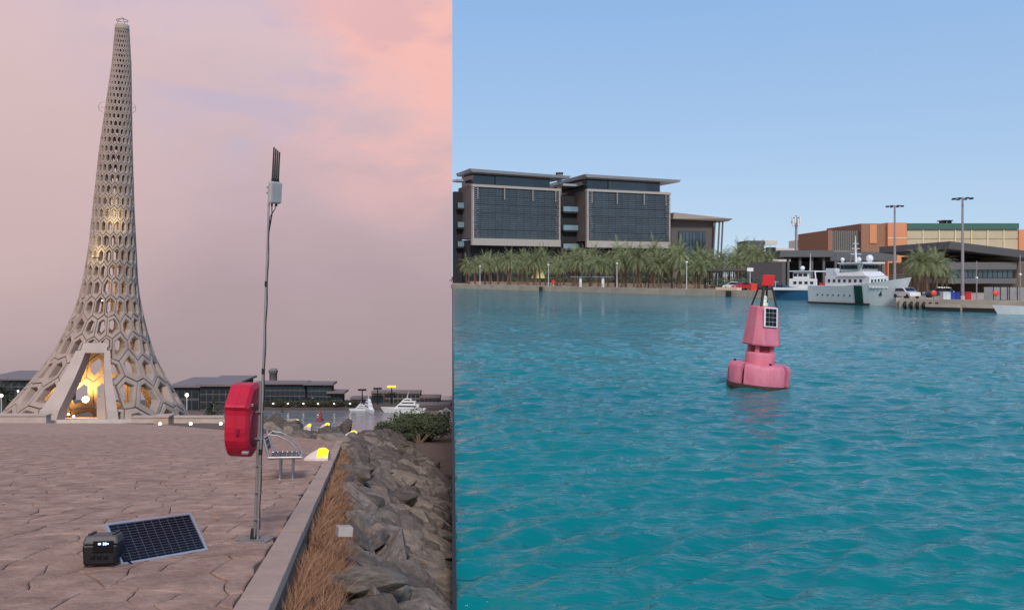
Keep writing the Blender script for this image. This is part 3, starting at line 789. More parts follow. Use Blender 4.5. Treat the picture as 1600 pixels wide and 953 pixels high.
blk = MB().box((0,0,0), (.17, .22, .11)).build('concrete_block', mat('block_concrete', (170,158,150), .85, bump=.2), None, .01); blk.location = at(538, 829, 9.6); blk.rotation_euler = (R(-8), R(6), R(20)); tag(blk, 'pale square cut block lying between the dry grass and the rocks', 'block')
# dry grass
mb = MB(); random.seed(3)
def blade(p, h, lean_, w=.006):
    a = rnd(0, 6.28); u = Vector((math.cos(a), math.sin(a), 0)); b = rnd(0, 6.28); l = Vector((math.cos(b), math.sin(b), 0))*lean_*h
    p1 = p+Vector((0,0,h*.55))+l*.3; p2 = p+Vector((0,0,h*.9))+l
    mb.add([p-u*w, p+u*w, p1+u*w*.8, p1-u*w*.8, p2], [(0,1,2,3), (3,2,4)])
for k in range(34000):
    d = 5+29*rnd(0, 1)**1.35; s = abs(random.gauss(.05, .34))
    cl = mn.noise(Vector((d*.75, s*1.5, 7)))
    if cl < -.3 and d > 7.5: continue
    if s > .8 or mn.noise(Vector((d*2.3, s*3, 1))) < -.35: continue
    x = edge_x(d)+.03+s; blade(Vector((x, d, terr(x, d)-.02)), rnd(.14, .42)*(1.1-.6*s), rnd(.15, 1.0), .002+.0003*d)
for px, py, d0_ in ((690, 905, 8.3), (600, 760, 14), (640, 775, 14.5), (645, 912, 8), (655, 800, 12), (590, 800, 11.5)):
    c_ = at(px, py, d0_)
    for k in range(420):
        x, y_ = c_.x+random.gauss(0, .13), c_.y+random.gauss(0, .28)
        if x > seam_x(y_)-.05: continue
        blade(Vector((x, y_, terr(x, y_)+.12)), rnd(.1, .3), rnd(.2, .8), .005)
tag(mb.build('grass', mat('dry_grass', (118,78,56), .9, var2=(186,140,106), scale=3.5)), 'dry orange grass along the foot of the kerb', 'grass', kind='stuff')
earth_o = None
# shrubs
def leaf_cloud(mb, lobes, n, size, rs):
    for k in range(n):
        c, r = rs.choice(lobes); v = Vector((rs.gauss(0, 1), rs.gauss(0, 1), rs.gauss(0, 1))).normalized()*rs.uniform(.55, 1.05)
        p = Vector(c)+Vector((v.x*r[0], v.y*r[1], v.z*r[2])); a = Vector((rs.gauss(0, 1), rs.gauss(0, 1), rs.gauss(0, .7))).normalized(); b = a.orthogonal().normalized()
        q = size*rs.uniform(.6, 1.3); mb.add([p-a*q, p+b*q*.45, p+a*q, p-b*q*.45], [(0,1,2,3)])
def shrub_meshes(seed, w, h, n, size):
    rs = random.Random(seed); lobes = [((rs.uniform(-.6, .6)*w, rs.uniform(-.5, .5)*w, rs.uniform(.35, .75)*h), (w*rs.uniform(.22, .42), w*.3, h*rs.uniform(.2, .34))) for k in range(9)]
    a = MB(); leaf_cloud(a, lobes, n, size, rs); b = MB()
    for c, r in lobes: b.tube([(0, 0, -.3), (c[0]*.5, c[1]*.5, c[2]*.5), c], [.05*h, .03*h, .01*h], 5)
    return a.mesh('crown', foliage), b.mesh('trunk', barkm)
sm = [shrub_meshes(k, 3.2, 3.4, 1500, .16) for k in range(3)]
for k, (px, py, d, s_) in enumerate(((592, 684, 92, .62), (618, 690, 98, .9), (637, 690, 104, 1.35), (655, 692, 100, 1.25), (672, 690, 110, 1.3), (688, 690, 104, 1.2), (605, 682, 120, .7), (648, 680, 130, 1.2), (690, 676, 138, 1.5), (668, 678, 128, 1.2), (628, 697, 86, .6))):
    x = (px-800)/F*d
    if x+2.6*s_ > seam_x(d): x = seam_x(d)-2.6*s_
    t = thing('shrub', 'dark green salt shrub in the thicket behind the rock slope', 'shrub', (x, d, terr(x, d)), Euler((0, 0, rnd(-.4, .4))), 'shrubs behind the rock slope'); t.scale = (s_, s_, s_*.8)
    a, b = sm[k % 3]; obj('crown', a, t); obj('trunk', b, t)

# ================================================================== PALMS
print('PALMS', round(time.time()-T0, 1))
def palm_meshes(seed, h, fl=2.9, nf=34, leafm=palmleaf, droop=1.0):
    rs = random.Random(seed); mb = MB(); bx, by = rs.uniform(-.25, .25), rs.uniform(-.25, .25)
    mb.tube([(bx*(t**2), by*(t**2), h*t-(.4 if t == 0 else 0)) for t in np.linspace(0, 1, 7)], [.30, .25, .22, .21, .2, .22, .28], 8)
    top_ = Vector((bx, by, h)); tr = mb.mesh('trunk', barkm)
    cr_ = MB()
    for k in range(nf):
        az = k*2.39996+rs.uniform(-.2, .2); el = math.radians(82-112*(k/nf)**.85+rs.uniform(-8, 8)); L_ = fl*rs.uniform(.85, 1.1)
        hd = Vector((math.cos(az), math.sin(az), 0)); sd = Vector((-math.sin(az), math.cos(az), 0)); pts = []; p = top_.copy(); e = el; n = 9
        for i in range(n+1):
            pts.append(p.copy()); p = p+(hd*math.cos(e)+Vector((0,0,1))*math.sin(e))*(L_/n); e -= R(7.5)*droop*(1+.12*i)*max(.25, math.cos(e))
        cr_.tube(pts, [.035*(1-.8*i/n) for i in range(n+1)], 3, False)
        for i in range(1, n+1):
            for half in (0, .5):
                if i == n and half: continue
                b = pts[i] if not half else (pts[i]+pts[i+1])/2; tdir = (pts[min(i+1, n)]-pts[i-1]).normalized(); upv = sd.cross(tdir).normalized()
                ll = .62*fl/2.9*math.sin(math.pi*min(.95, (i+half)/n*.8+.16))
                for s in (-1, 1):
                    tip = b+sd*s*ll*.8+tdir*ll*.62+upv*ll*.12*rs.uniform(-1, 1)-Vector((0,0,ll*.18)); cr_.add([b-tdir*.045, b+tdir*.045, tip], [(0,1,2)])
    return tr, cr_.mesh('crown', leafm)
pm = [palm_meshes(k, 6.0, 3.7, 42) for k in range(4)]
def palm(loc, s, k, label, group, meshes=None):
    t = thing('palm_tree', label, 'palm tree', loc, Euler((rnd(-.07, .07), rnd(-.07, .07), rnd(0, 6.28))), group); s *= rnd(.9, 1.08); t.scale = (s, s, s*rnd(.82, 1.2))
    a, b = (meshes or pm)[k % len(meshes or pm)]; obj('trunk', a, t); obj('crown', b, t); return t

# ================================================================== LEFT MIDGROUND
print('LEFT MIDGROUND', round(time.time()-T0, 1))
def wall_piece(px0, px1, py0, py1, d, th, label, m=concrete, name='low_wall'):
    a, b = at(px0, py1, d), at(px1, py1, d); h = (py1-py0)*d/F
    t = MB(); t.bbox(0, b.x-a.x, 0, th, -.6, h-.12); o = t.build(name, m); t2 = MB(); t2.bbox(-.06, b.x-a.x+.06, -.08, th+.08, h-.117, h); t2.build('coping', slabm, o)
    o.location = a; tag(o, label, 'wall'); return o
wall_piece(-60, 72, 648, 661, 74, .8, 'cream low wall in front of the tower\'s wide foot')
wall_piece(206, 352, 651, 662, 78, .8, 'cream low wall beside the tower near the second bench')
wall_piece(352, 462, 656, 661, 94, .6, 'thin pale low wall running out along the far bank')
wall_piece(-80, 46, 625, 647, 150, 1, 'brown garden wall behind the tower\'s foot', mat('brown_wall', (120,100,92), .9))
o = wall_piece(240, 263, 650, 663, 74, 1.2, 'square cream plinth in front of the low wall', mat('plinth', (190,160,140), .85), 'plinth'); o['category'] = 'plinth'
def lamp_post(px, py_top, py_base, d, label, r=.22, power=0):
    b = at(px, py_base, d); h = (py_base-py_top)*d/F
    t = thing('lamp_post', label, 'lamp post', b, group='lit lamp posts on the near shore')
    MB().tube([(0,0,-.5), (0,0,h-.1)], .07*d/150, 6).build('pole', white, t)
    MB().lathe([(.001, h-r), (r*.8, h-r*.6), (r, h), (r*.7, h+r*.7), (.001, h+r)], 10).build('globe', lampglow, t); return t
lamp_post(292, 617, 648, 140, 'lit globe lamp post between the tower and the second bench', .3)
lamp_post(2, 618, 648, 140, 'lit globe lamp post at the far left beside a palm', .26)
lamp_post(28, 611, 640, 190, 'small lit lamp post before the dark glass building', .2)
for px in (250, 298, 345):
    o = MB().lathe([(.12, 0), (.12, .1), (.08, .16), (.001, .18)], 10).build('uplight', lampglow); d = 72; o.location = at(px, 663, d); tag(o, 'small round lit ground uplight before the cream low wall', 'ground light', 'uplights before the low wall')
sago = [palm_meshes(20+k, 1.4, 1.9, 40, mat('dark_palm_leaf', (44,52,36), .7, var2=(60,66,44), rand=.1), 1.3) for k in range(1)]
palm(at(332, 652, 82), .82, 0, 'low dark cycad palm growing behind the second bench', 'near palms', sago)
palm(at(287, 656, 88), .5, 0, 'small dark cycad at the right foot of the tower', 'near palms', sago)
palm(at(3, 650, 145), 1.9, 0, 'dark palm at the far left beside a lit lamp', 'near palms', sago)
palm(at(22, 650, 160), 1.6, 0, 'dark palm before the left glass building', 'near palms', sago)
bench(onp(336, 666)+Vector((0, 3, 0)), R(100), 'distant small bench in front of the cycad palm', 1.15)
def glass_house(px0, px1, py0, py1, d, dep, label, cols, rows_, m=None):
    a, b = at(px0, py1, d), at(px1, py1, d); w = b.x-a.x; h = (py1-py0)*d/F
    t = thing('glass_building', label, 'building', a); MB().bbox(0, w, .3, dep, -3, h-.5).build('wall', m or mat('grey_wall', (92,88,88), .8), t); MB().bbox(-.8, w+.8, -.8, dep+.8, h-.5, h).build('roof', mat('dusk_roof', (120,112,112), .7), t)
    pw, ph = w/cols, (h-.6)/rows_
    me = MB().bbox(.08*pw, pw*.92, -.05, .25, ph*.12, ph*.88).mesh('window', glass)
    for i in range(cols):
        for j in range(rows_): o = obj('window', me, t); o.location = (i*pw, .2, j*ph)
    return t
glass_house(-30, 64, 591, 624, 250, 20, 'dark flat-roofed glass building at the far left behind the tower', 8, 3)
glass_house(266, 310, 602, 642, 230, 18, 'low glass building just right of the tower', 4, 2)
glass_house(312, 362, 600, 640, 215, 18, 'glass building with flat roof behind the cycad palm', 5, 3)

# far shore (left)
FD = 512
def slab_building(px0, px1, py0, py1, d, label, wallm, cols, rows_, roof_over=4, roofm_=None, dep=9, winm=glass, base=None):
    a, b = at(px0, py1, d), at(px1, py1, d); w = b.x-a.x; h = (py1-py0)*d/F; t = thing('waterfront_building', label, 'building', a)
    MB().bbox(0, w, .5, dep, 0, h-1.2).build('wall', wallm, t); MB().bbox(-roof_over, w+roof_over, -roof_over, dep, h-1.2, h).build('roof', roofm_ or mat('dusk_roof', (120,112,112), .7), t)
    pw, ph = w/cols, (h-2)/rows_; me = MB().bbox(.06*pw, pw*.94, 0, .45, ph*.16, ph*.86).mesh('window', winm)
    for i in range(cols):
        for j in range(rows_): o = obj('window', me, t); o.location = (i*pw, .2, .4+j*ph)
    return t
gw = mat('dusk_grey_wall', (88,86,88), .8, var=.08, scale=.1); gw2 = mat('dusk_brown_wall', (128,104,94), .85, var=.08, scale=.1)
slab_building(398, 412, 598, 637, 518, 'narrow dark waterfront wing behind the red cabinet', gw, 3, 4, 1)
slab_building(414, 476, 597, 637, 514, 'grey glass waterfront block under the slim tower', gw, 8, 4, 2)
slab_building(480, 517, 598, 637, 513, 'grey glass waterfront block next to the canopy hall', gw, 6, 4, 2)
slab_building(518, 534, 611, 637, 514, 'low dark waterfront hall under a projecting canopy', gw, 3, 2, 2.5)
slab_building(580, 600, 612, 632, 522, 'brown corner block of the distant warehouse', gw2, 2, 1, .2)
slab_building(601, 656, 612, 630, 523, 'long pale distant warehouse with a flat roof', mat('dusk_cream_wall', (140,124,112), .85), 8, 2, .3)
slab_building(657, 687, 619, 632, 524, 'low red-brown distant shed beside the warehouse', mat('dusk_red_wall', (138,92,80), .85), 5, 1, .3)
slab_building(548, 578, 621, 634, 521, 'low grey distant sheds left of the warehouse', gw, 5, 1, .3)
slab_building(640, 702, 631, 640, 512, 'long low dark dock shed behind the moored yacht', mat('dusk_dark_wall', (70,60,58), .85), 10, 1, .8)
t = thing('slim_tower', 'slim grey concrete tower rising behind the waterfront block', 'tower', at(427, 600, 532)); a = 3.0; hh = 24*(532)/F
MB().lathe([(2.6, -2), (2.5, hh*.7), (2.9, hh*.72), (2.9, hh*.93), (2.2, hh*.95), (2.2, hh), (.01, hh)], 12).build('shaft', mat('slim_tower_grey', (128,118,118), .8), t)
for k in range(5): MB().lathe([(2.95, hh*(.74+.035*k)), (3.0, hh*(.75+.035*k)), (2.95, hh*(.76+.035*k))], 12).build('band', gw, t)
mb = MB(); rs = random.Random(4)
for k in range(110):
    px = rs.uniform(396, 560); d = rs.uniform(503, 509); b = at(px, 641, d); b.z = LK_Z+1.2
    leaf_cloud(mb, [((b.x, b.y, b.z+rs.uniform(1.2, 3.2)), (2.2, 1.4, 1.6))], 60, .5, rs)
tag(mb.build('treeline', mat('dusk_foliage', (58,58,46), .8, var2=(76,74,56), scale=.3)), 'dark line of trees along the far shore below the waterfront blocks', 'trees', kind='stuff')
for k, px in enumerate((427, 450, 474, 497, 522, 547)):
    d = 501.5; b = at(px, 630.5, d); h = b.z-(LK_Z+1.2)
    t = thing('shore_lamp', 'tiny lit lamp on a pole along the far treed shore', 'lamp post', (b.x, d, LK_Z+1.2), group='lamps along the far shore'); MB().tube([(0,0,0), (0,0,h)], .12, 5).build('pole', dsteel, t); MB().lathe([(.001, h-.4), (.5, h), (.001, h+.4)], 8).build('globe', lampglow, t)
for px, py in ((413, 611), (415, 618)):
    pass
for px, py, nm, lit in ((612, 604, 'tall floodlight mast glowing yellow above the warehouse', True), (590, 607, 'tall unlit mast with flat lamp head left of the glowing one', False), (566, 609, 'thin unlit mast with antenna head above the low grey sheds', False)):
    d = 516; b = at(px, py, d); h = b.z-(LK_Z+1.2)
    t = thing('floodlight_mast', nm, 'light mast', (b.x, d, LK_Z+1.2)); MB().tube([(0,0,0), (0,0,h)], .35, 6).build('pole', dsteel, t)
    MB().bbox(-2.6, 2.6, -.6, .6, h-.5, h+.6).build('lamp_head', yglow if lit else dsteel, t)
def hull(mb, L_, B, H, bowrake=.12, n=14, flare=.25, stern=.8, sheer=.35):
    vs = []; m_ = 5
    for i in range(n+1):
        a = i/n; x = -L_/2+L_*a; bw = B/2*(stern+(1-stern)*min(1, a*3))*(1-max(0, (a-.55)/.45)**2.2); top_ = H*(1+sheer*max(0, a-.4)**1.6*2)
        for k in range(m_):
            v = k/(m_-1); w_ = max(.02, bw*(1-flare*(1-v)*(.4+a))); xx = x+bowrake*L_*max(0, a-.6)/.4*v
            vs.append((xx, -w_, -.5+v*(top_+.5)))
        for k in range(m_):
            v = 1-k/(m_-1); w_ = max(.02, bw*(1-flare*(1-v)*(.4+a))); xx = x+bowrake*L_*max(0, a-.6)/.4*v
            vs.append((xx, w_, -.5+v*(top_+.5)))
    q = 2*m_
    fs = [(i*q+k, (i+1)*q+k, (i+1)*q+(k+1) % q, i*q+(k+1) % q) for i in range(n) for k in range(q)]
    fs += [tuple(range(q))[::-1], tuple(range(n*q, n*q+q))]
    mb.add(vs, fs); return mb
shipw = mat('ship_white', (226,228,228), .35, var=.05, scale=.6, bump=.02)
shipwin = mat('ship_window', (22,28,34), .1, spec=.8)
def yacht(px, d, L_, yaw, label, tall=1.0):
    b = at(px, 0, d); t = thing('moored_yacht', label, 'yacht', (b.x, d, LK_Z), Euler((0, 0, yaw)), 'yachts moored at the far shore'); H = L_*.10
    hull(MB(), L_, L_*.22, H, .1).build('hull', shipw, t)
    z = H*1.1
    for k, (x0, x1, hh) in enumerate(((-.34, .26, .09), (-.26, .16, .075), (-.16, .08, .06))):
        hh *= L_*tall; w = L_*.17*(1-.15*k); mb = MB(); mb.hexa([(x0*L_, -w/2, z), (x1*L_, -w/2, z), (x1*L_, w/2, z), (x0*L_, w/2, z)], [(x0*L_, -w/2*.9, z+hh), (x1*L_-hh*1.1, -w/2*.9, z+hh), (x1*L_-hh*1.1, w/2*.9, z+hh), (x0*L_, w/2*.9, z+hh)]); mb.build('deckhouse', shipw, t)
        MB().bbox(x0*L_*.85, x1*L_-hh*1.2, -w/2-.02, w/2+.02, z+hh*.42, z+hh*.75).build('window_band', shipwin, t); z += hh
    MB().tube([(-.05*L_, 0, z), (-.08*L_, 0, z+.16*L_)], [.012*L_, .006*L_], 6).build('mast', shipw, t); return t
yacht(633, 492, 25, R(176), 'long white motor yacht moored across the lagoon')
yacht(577, 496, 15, R(-60), 'white research ship moored stern-on across the lagoon', 1.7)
yacht(562, 499, 11, R(190), 'small white boat moored left of the research ship across the lagoon', 1.2)
yacht(696, 495, 7, R(180), 'tiny white launch moored by the dark dock shed', .8)

# ================================================================== BUOYS
print('BUOYS', round(time.time()-T0, 1))
pink = mat('buoy_pink', (204,108,130), .55, var2=(222,134,150), scale=2.6, bump=.12, bscale=10, stretch=(1.6, 1.6, .6))
pinkd = mat('buoy_inner_red', (150,40,60), .6)
redtop = mat('topmark_red', (214,26,36), .5, var=.06)
BD = 4.1*F/172
bp = Vector(((1184-800)/F*BD, BD, -HW)); u = BD/F
buoy = thing('channel_buoy', 'pink red channel buoy with solar panel and square topmark floating in the open water', 'buoy', bp, Euler((R(1), R(4.6), R(18))))
fr = 47*u; 
def arcseg(mb, a0, a1, r0, r1, z0, z1, bev, n=10):
    prof_ = [(r0, z0), (r1-bev*.3, z0), (r1, z0+bev*.5), (r1, z1-bev), (r1-bev*.35, z1-bev*.3), (r1-bev, z1), (r0, z1)]
    mb.lathe(prof_, n, (0,0,0), True, a0, a1); m_ = n+1
    for e in (0, n):
        a = a0+(a1-a0)*e/n; vs = [(r*math.cos(a), r*math.sin(a), z) for r, z in prof_]; mb.add(vs, [tuple(range(len(vs))) if e == 0 else tuple(range(len(vs)))[::-1]])
for c_, hw in ((-112, 40), (-20, 40), (62, 30), (128, 28), (182, 18)):
    mb = MB(); arcseg(mb, R(c_-hw), R(c_+hw), .5, fr, -.45, 35*u, .16); mb.build('float_segment', pink, buoy)
mb = MB(); mb.lathe([(.01, -.5), (fr*.84, -.5), (fr*.84, 30*u), (.3, 31*u)], 28); mb.build('float_core', darkm, buoy)
mb = MB(); mb.lathe([(fr*.9, -.3), (fr+.012, -.3), (fr+.012, .09), (fr-.05, .1)], 36); mb.build('waterline_shade', mat('waterline_shade_dark', (52,44,40), .8, var=.4, scale=6, bump=.6), buoy)  # dark ring: shade along the float's waterline, put in as colour
mb = MB(); mb.lathe([(22*u, 33*u), (22.5*u, 36*u), (22.5*u, 49*u), (21.5*u, 52*u), (19*u, 52.5*u), (.01, 52.5*u)], 28); mb.build('collar', pink, buoy)
mb = MB(); mb.lathe([(15*u, 51*u), (15*u, 66*u)], 20); mb.build('neck', pinkd, buoy)
for a in (40, 130, 220, 310):
    mb = MB(); mb.box((17*u*math.cos(R(a)), 17*u*math.sin(R(a)), 58.5*u), (6*u, 6*u, 14*u), Matrix.Rotation(R(a), 3, 'Z')); mb.build('bracket', pink, buoy)
zb0, zb1 = 63*u, 124*u; rb, rt_ = 27.5*u, 20.5*u
ang = [R(-45+90*k) for k in range(4)]
def sq(r, z, ch=.22):
    out = []
    for k in range(4):
        c0 = Vector((math.cos(ang[k]), math.sin(ang[k])))*r*1.3; cp = Vector((math.cos(ang[k-1]), math.sin(ang[k-1])))*r*1.3; cn = Vector((math.cos(ang[(k+1) % 4]), math.sin(ang[(k+1) % 4])))*r*1.3
        for q in (c0.lerp(cp, ch), c0.lerp(cn, ch)): out.append((q.x, q.y, z))
    return out
mb = MB(); n = 8; rg = [sq(rb*.97, zb0), sq(rb, zb0+.06), sq(rt_, zb1-.05), sq(rt_*.92, zb1)]
vs = sum(rg, []); mb.add(vs, [(a*n+k, a*n+(k+1) % n, (a+1)*n+(k+1) % n, (a+1)*n+k) for a in range(3) for k in range(n)]+[tuple(range(n))[::-1], tuple(range(3*n, 4*n))]); mb.build('tower_body', pink, buoy, .02)
# solar panel on the face turned to the camera (local -y)
tilt = math.atan2((rb-rt_)*.92, zb1-zb0); Mt = Matrix.Rotation(-tilt, 3, 'X'); fy = -(rb+(rt_-rb)*.74)*.92
pc = Vector((-2.5*u, fy-.05, zb0+(zb1-zb0)*.73))
mb = MB(); mb.box(pc, (24*u, .05, 30*u), Mt); pfr = mb.build('panel_frame', white, buoy, .01)
for i in range(3):
    for j in range(4):
        o = MB().box((0,0,0), (6.1*u, .012, 6.3*u)).build('solar_cell', cellm, pfr); o.location = pc+Mt @ Vector(((i-1)*6.6*u, -.028, (j-1.5)*6.8*u)); o.rotation_euler = Mt.to_euler()
MB().box((rt_*.95, -.1, zb1-.45), (.1, .16, .2)).build('side_box', white, buoy, .02)
for sx in (-1, 1):
    for sy in (-1, 1):
        MB().tube([(sx*14*u, sy*13*u, zb1-.02), (sx*7.5*u, sy*7*u, zb1+29*u)], .035, 6).build('strut', dsteel, buoy)
MB().tube([(-14*u, -13*u, zb1), (-9*u, -8*u, zb1+31*u)], .05, 6).build('hinge_strut', black, buoy)
MB().box((0, 0, zb1+27*u), (17*u, 16*u, .05)).build('top_plate', dsteel, buoy)
mb = MB(); mb.lathe([(6*u, zb1), (6*u, zb1+5*u), (3.6*u, zb1+6*u), (4.2*u, zb1+12*u), (3*u, zb1+16*u), (.01, zb1+17*u)], 14); mb.build('lantern', mat('lantern_glass', (206,214,190), .2, spec=.8), buoy)
MB().tube([(2*u, 0, zb1+27*u), (3*u, 0, zb1+34*u)], .05, 8).build('topmark_stem', dsteel, buoy)
mb = MB(); mb.hexa([(-6*u, -8*u, zb1+32*u), (11*u, -8*u, zb1+32*u), (11*u, 8*u, zb1+32*u), (-6*u, 8*u, zb1+32*u)], [(-5*u, -8*u, zb1+49*u), (12*u, -8*u, zb1+49*u), (12*u, 8*u, zb1+49*u), (-5*u, 8*u, zb1+49*u)]); tm = mb.build('topmark', redtop, buoy, .01); tm.rotation_euler = (0, 0, R(-28))
for k in range(3): MB().tube([(fr*.8*math.cos(R(20+120*k)), fr*.8*math.sin(R(20+120*k)), 34*u), (fr*.8*math.cos(R(20+120*k)), fr*.8*math.sin(R(20+120*k)), 38*u)], .05, 6).build('lifting_eye', dsteel, buoy)

b2 = thing('distant_buoy', 'small dark red buoy in the lagoon behind the rocky bank', 'buoy', at(500, 657, 82.4*F/(657-430)), Euler((0, R(4), 0))); q = b2.location.y/F
MB().lathe([(.01, -.5), (5.5*q, -.5), (5.5*q, 3*q), (3*q, 3.4*q)], 14).build('float', mat('buoy_dusk_red', (140,48,58), .6), b2)
MB().lathe([(3*q, 3*q), (2.2*q, 11*q), (.01, 11.2*q)], 8).build('tower_body', mat('buoy_dusk_red', (140,48,58)), b2); MB().tube([(0,0,11*q), (0,0,14*q)], .5*q, 6).build('stem', dsteel, b2); MB().box((0,0,14.5*q), (2.2*q, 2.2*q, 2.4*q)).build('topmark', redtop, b2)
b3 = thing('distant_buoy', 'tiny dark buoy near the far shore left of the red one', 'buoy', at(441, 643.5, 82.4*F/(643.5-430)-.0)); q = b3.location.y/F
MB().lathe([(.01, -.5), (2*q, -.5), (2*q, 1*q), (.9*q, 1.3*q)], 12).build('float', darkm, b3); MB().lathe([(.9*q, 1*q), (.5*q, 4*q), (.01, 4.1*q)], 8).build('tower_body', darkm, b3)

# ================================================================== RIGHT: OFFICE BLOCKS
print('RIGHT: OFFICE BLOCKS', round(time.time()-T0, 1))
louv = mat('louvre', (116,122,124), .45, .3, var=.12, scale=.2, rand=.12)
beamm = mat('facade_beam', (172,166,158), .8, var=.06)
sidem = mat('brown_side_wall', (100,94,92), .8, var=.1, scale=.2)
bglass = mat('office_glass', (62,78,86), .12, 0, var=.3, scale=.12, spec=.8, rand=.3)
def office(dep=34, lw=7, ly=33):
    t = bpy.data.objects.new('office_block', None); C.objects.link(t)
    Wd, z0, z1 = 37.0, 13.0, 33.3
    MB().bbox(0, Wd, .8, dep, z0+.5, z1-.3).build('wall', sidem, t)
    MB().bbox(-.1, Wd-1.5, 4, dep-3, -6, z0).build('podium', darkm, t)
    MB().bbox(-.2, Wd+.2, -.5, 1, z0-2.0, z0+.6).build('bottom_beam', beamm, t)
    MB().bbox(-.2, Wd+.2, -.6, 1, z1-.9, z1).build('top_beam', beamm, t)
    for x in (0, Wd-.5): MB().bbox(x-.05, x+.55, -.45, .9, z0+.6, z1-.9).build('corner_post', beamm, t)
    nx, nz = 12, 6; pw = (Wd-1.1)/nx; ph = (z1-z0-1.6)/nz
    me = MB().bbox(.06, pw-.06, .3, .75, .08, ph-.08).mesh('window_pane', bglass)
    for i in range(nx):
        for j in range(nz): o = obj('window_pane', me, t); o.location = (.55+i*pw, 0, z0+.65+j*ph)
    me = MB().box((0,0,0), (Wd-1.1, .28, .12)).mesh('louvre', louv)
    for k in range(26): o = obj('louvre', me, t); o.location = (Wd/2, -.1, z0+1.1+k*(z1-z0-2.2)/25); o.rotation_euler = (R(-20), 0, 0)
    mes = MB().box((0,0,0), (1.4, .4, .35)).mesh('louvre_end', louv)
    for k in range(26):
        for x in (1.3, Wd-1.3): o = obj('louvre_end', mes, t); o.location = (x+rnd(-.5, .5), -.3, z0+1.2+k*(z1-z0-2.2)/25)
    for x in (2, 13, 25, Wd-2): MB().bbox(x-.12, x+.12, -.5, -.2, z1-5.2, z1-.9).build('hanger', beamm, t)
    MB().bbox(1, Wd-3.5, 1.6, dep-1, z1, z1+3.9).build('upper_storey', glass, t)
    MB().bbox(10, Wd-10, 1.2, 3, z1+.4, z1+3.6).build('upper_window', bglass, t)
    mb = MB(); mb.hexa([(-1.5, -3, z1+4.1), (Wd+2.5, -3, z1+3.9), (Wd+2.5, dep, z1+3.9), (-.5, dep, z1+4.1)], [(-2.5, -3.5, z1+5.2), (Wd+3.0, -3.5, z1+4.8), (Wd+3.0, dep, z1+4.8), (-1, dep, z1+5.2)]); mb.build('roof', roofm, t)
    for k in range(4): MB().bbox(9+k*1.3, 9.7+k*1.3, 8, 9, z1+5, z1+6.3).build('roof_vent', darkm, t)
    for k in range(3):       # balconies on the left flank
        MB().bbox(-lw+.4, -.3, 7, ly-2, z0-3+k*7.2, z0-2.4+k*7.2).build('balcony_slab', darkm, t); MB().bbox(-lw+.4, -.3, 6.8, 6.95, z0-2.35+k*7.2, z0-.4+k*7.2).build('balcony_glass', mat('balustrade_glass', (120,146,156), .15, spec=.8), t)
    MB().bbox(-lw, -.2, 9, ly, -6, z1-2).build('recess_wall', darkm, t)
    mb = MB(); mb.bbox(-lw-.1, 0, 6, ly, z1+1.6, z1+2.4); mb.build('link_roof', roofm, t)
    return t
ob1 = office(13, 3.15, 11); ob1.location = ((738-800)/F*300, 300, 0); yawb = R(27); ob1.rotation_euler = (0, 0, yawb)
tag(ob1, 'louvred glass office block standing nearest the sea wall', 'building', 'louvred office blocks')
ob2 = office(); ob2.location = ((917-800)/F*313, 313, -.4); ob2.rotation_euler = (0, 0, R(22)); tag(ob2, 'louvred glass office block beside the low canopy hall', 'building', 'louvred office blocks')
# push anything of block one behind the seam is fine: its flank continues left of the frame edge
sc_box = MB(); sc_box.bbox(-.9, .9, -.9, .9, 0, 9.5); o = sc_box.build('stair_turret', white); o.location = (at(874, 290, 322).x, 322, 30); o.scale = (1, 1, 1); tag(o, 'slim pale turret at the corner of the first office block roof', 'turret')
MB().bbox(-1.4, 1.4, -1.4, 1.4, 9.5, 10.2).build('cap', darkm, o)
hall = thing('canopy_hall', 'low dark hall under a wide projecting pale canopy', 'building', ((1052-800)/F*330, 330, 0), Euler((0, 0, R(14))))
MB().bbox(0, 19, 2, 25, -5, 22.5).build('wall', mat('hall_wall', (98,92,88), .8), hall)
MB().bbox(3, 15, 1.5, 2.1, 0, 18).build('glazing_back', glass, hall)
for k in range(8): MB().bbox(3.2+1.5*k, 4.4+1.5*k, 1.3, 1.6, 0, 17.5).build('window_pane', bglass, hall)
mb = MB(); mb.hexa([(-1, -2, 22.6), (24, -1, 22.0), (24, 26, 22.0), (-1, 26, 22.6)], [(-1, -3, 25), (25.5, -2, 23), (25.5, 27, 23), (-1, 27, 25)]); mb.build('canopy', mat('canopy_beige', (186,178,168), .7), hall)
for x in (18.5, 20.5, 22): MB().tube([(x-1, 1, -5), (x, 0, 22.3)], .35, 8).build('column', sidem, hall)

# quay planting and furniture
quay_dir = Vector((68.2, -115.8, 0)).normalized(); inl = Vector((quay_dir.y*-1, quay_dir.x, 0))   # inland normal
if inl.y < 0: inl = -inl
q0 = Vector((-19.2, 263, LZ))
def onquay(px, back):      # point 'back' metres inland of the quay line seen at column px
    o_ = q0+inl*back; k_ = (px-800)/F
    t = (k_*o_.y-o_.x)/(quay_dir.x-k_*quay_dir.y); p = o_+quay_dir*t; p.z = LZ; return p
random.seed(21)
k = 0
for back, n, sc_, p0, p1 in ((9, 34, .98, 716, 1098), (17, 28, 1.06, 720, 1110), (30, 24, 1.2, 730, 1120)):
    for i in range(n):
        px = p0+(p1-p0)*(i+.5)/n+rnd(-5, 5); p = onquay(px, back+rnd(-2, 2)); s_ = sc_*(.62+.38*p.y/230)*rnd(.9, 1.1)
        if p.x-3*s_ < -SEAM*p.y: continue
        palm(p, s_, k, 'date palm in the rows along the quay below the office blocks', 'date palms along the quay'); k += 1
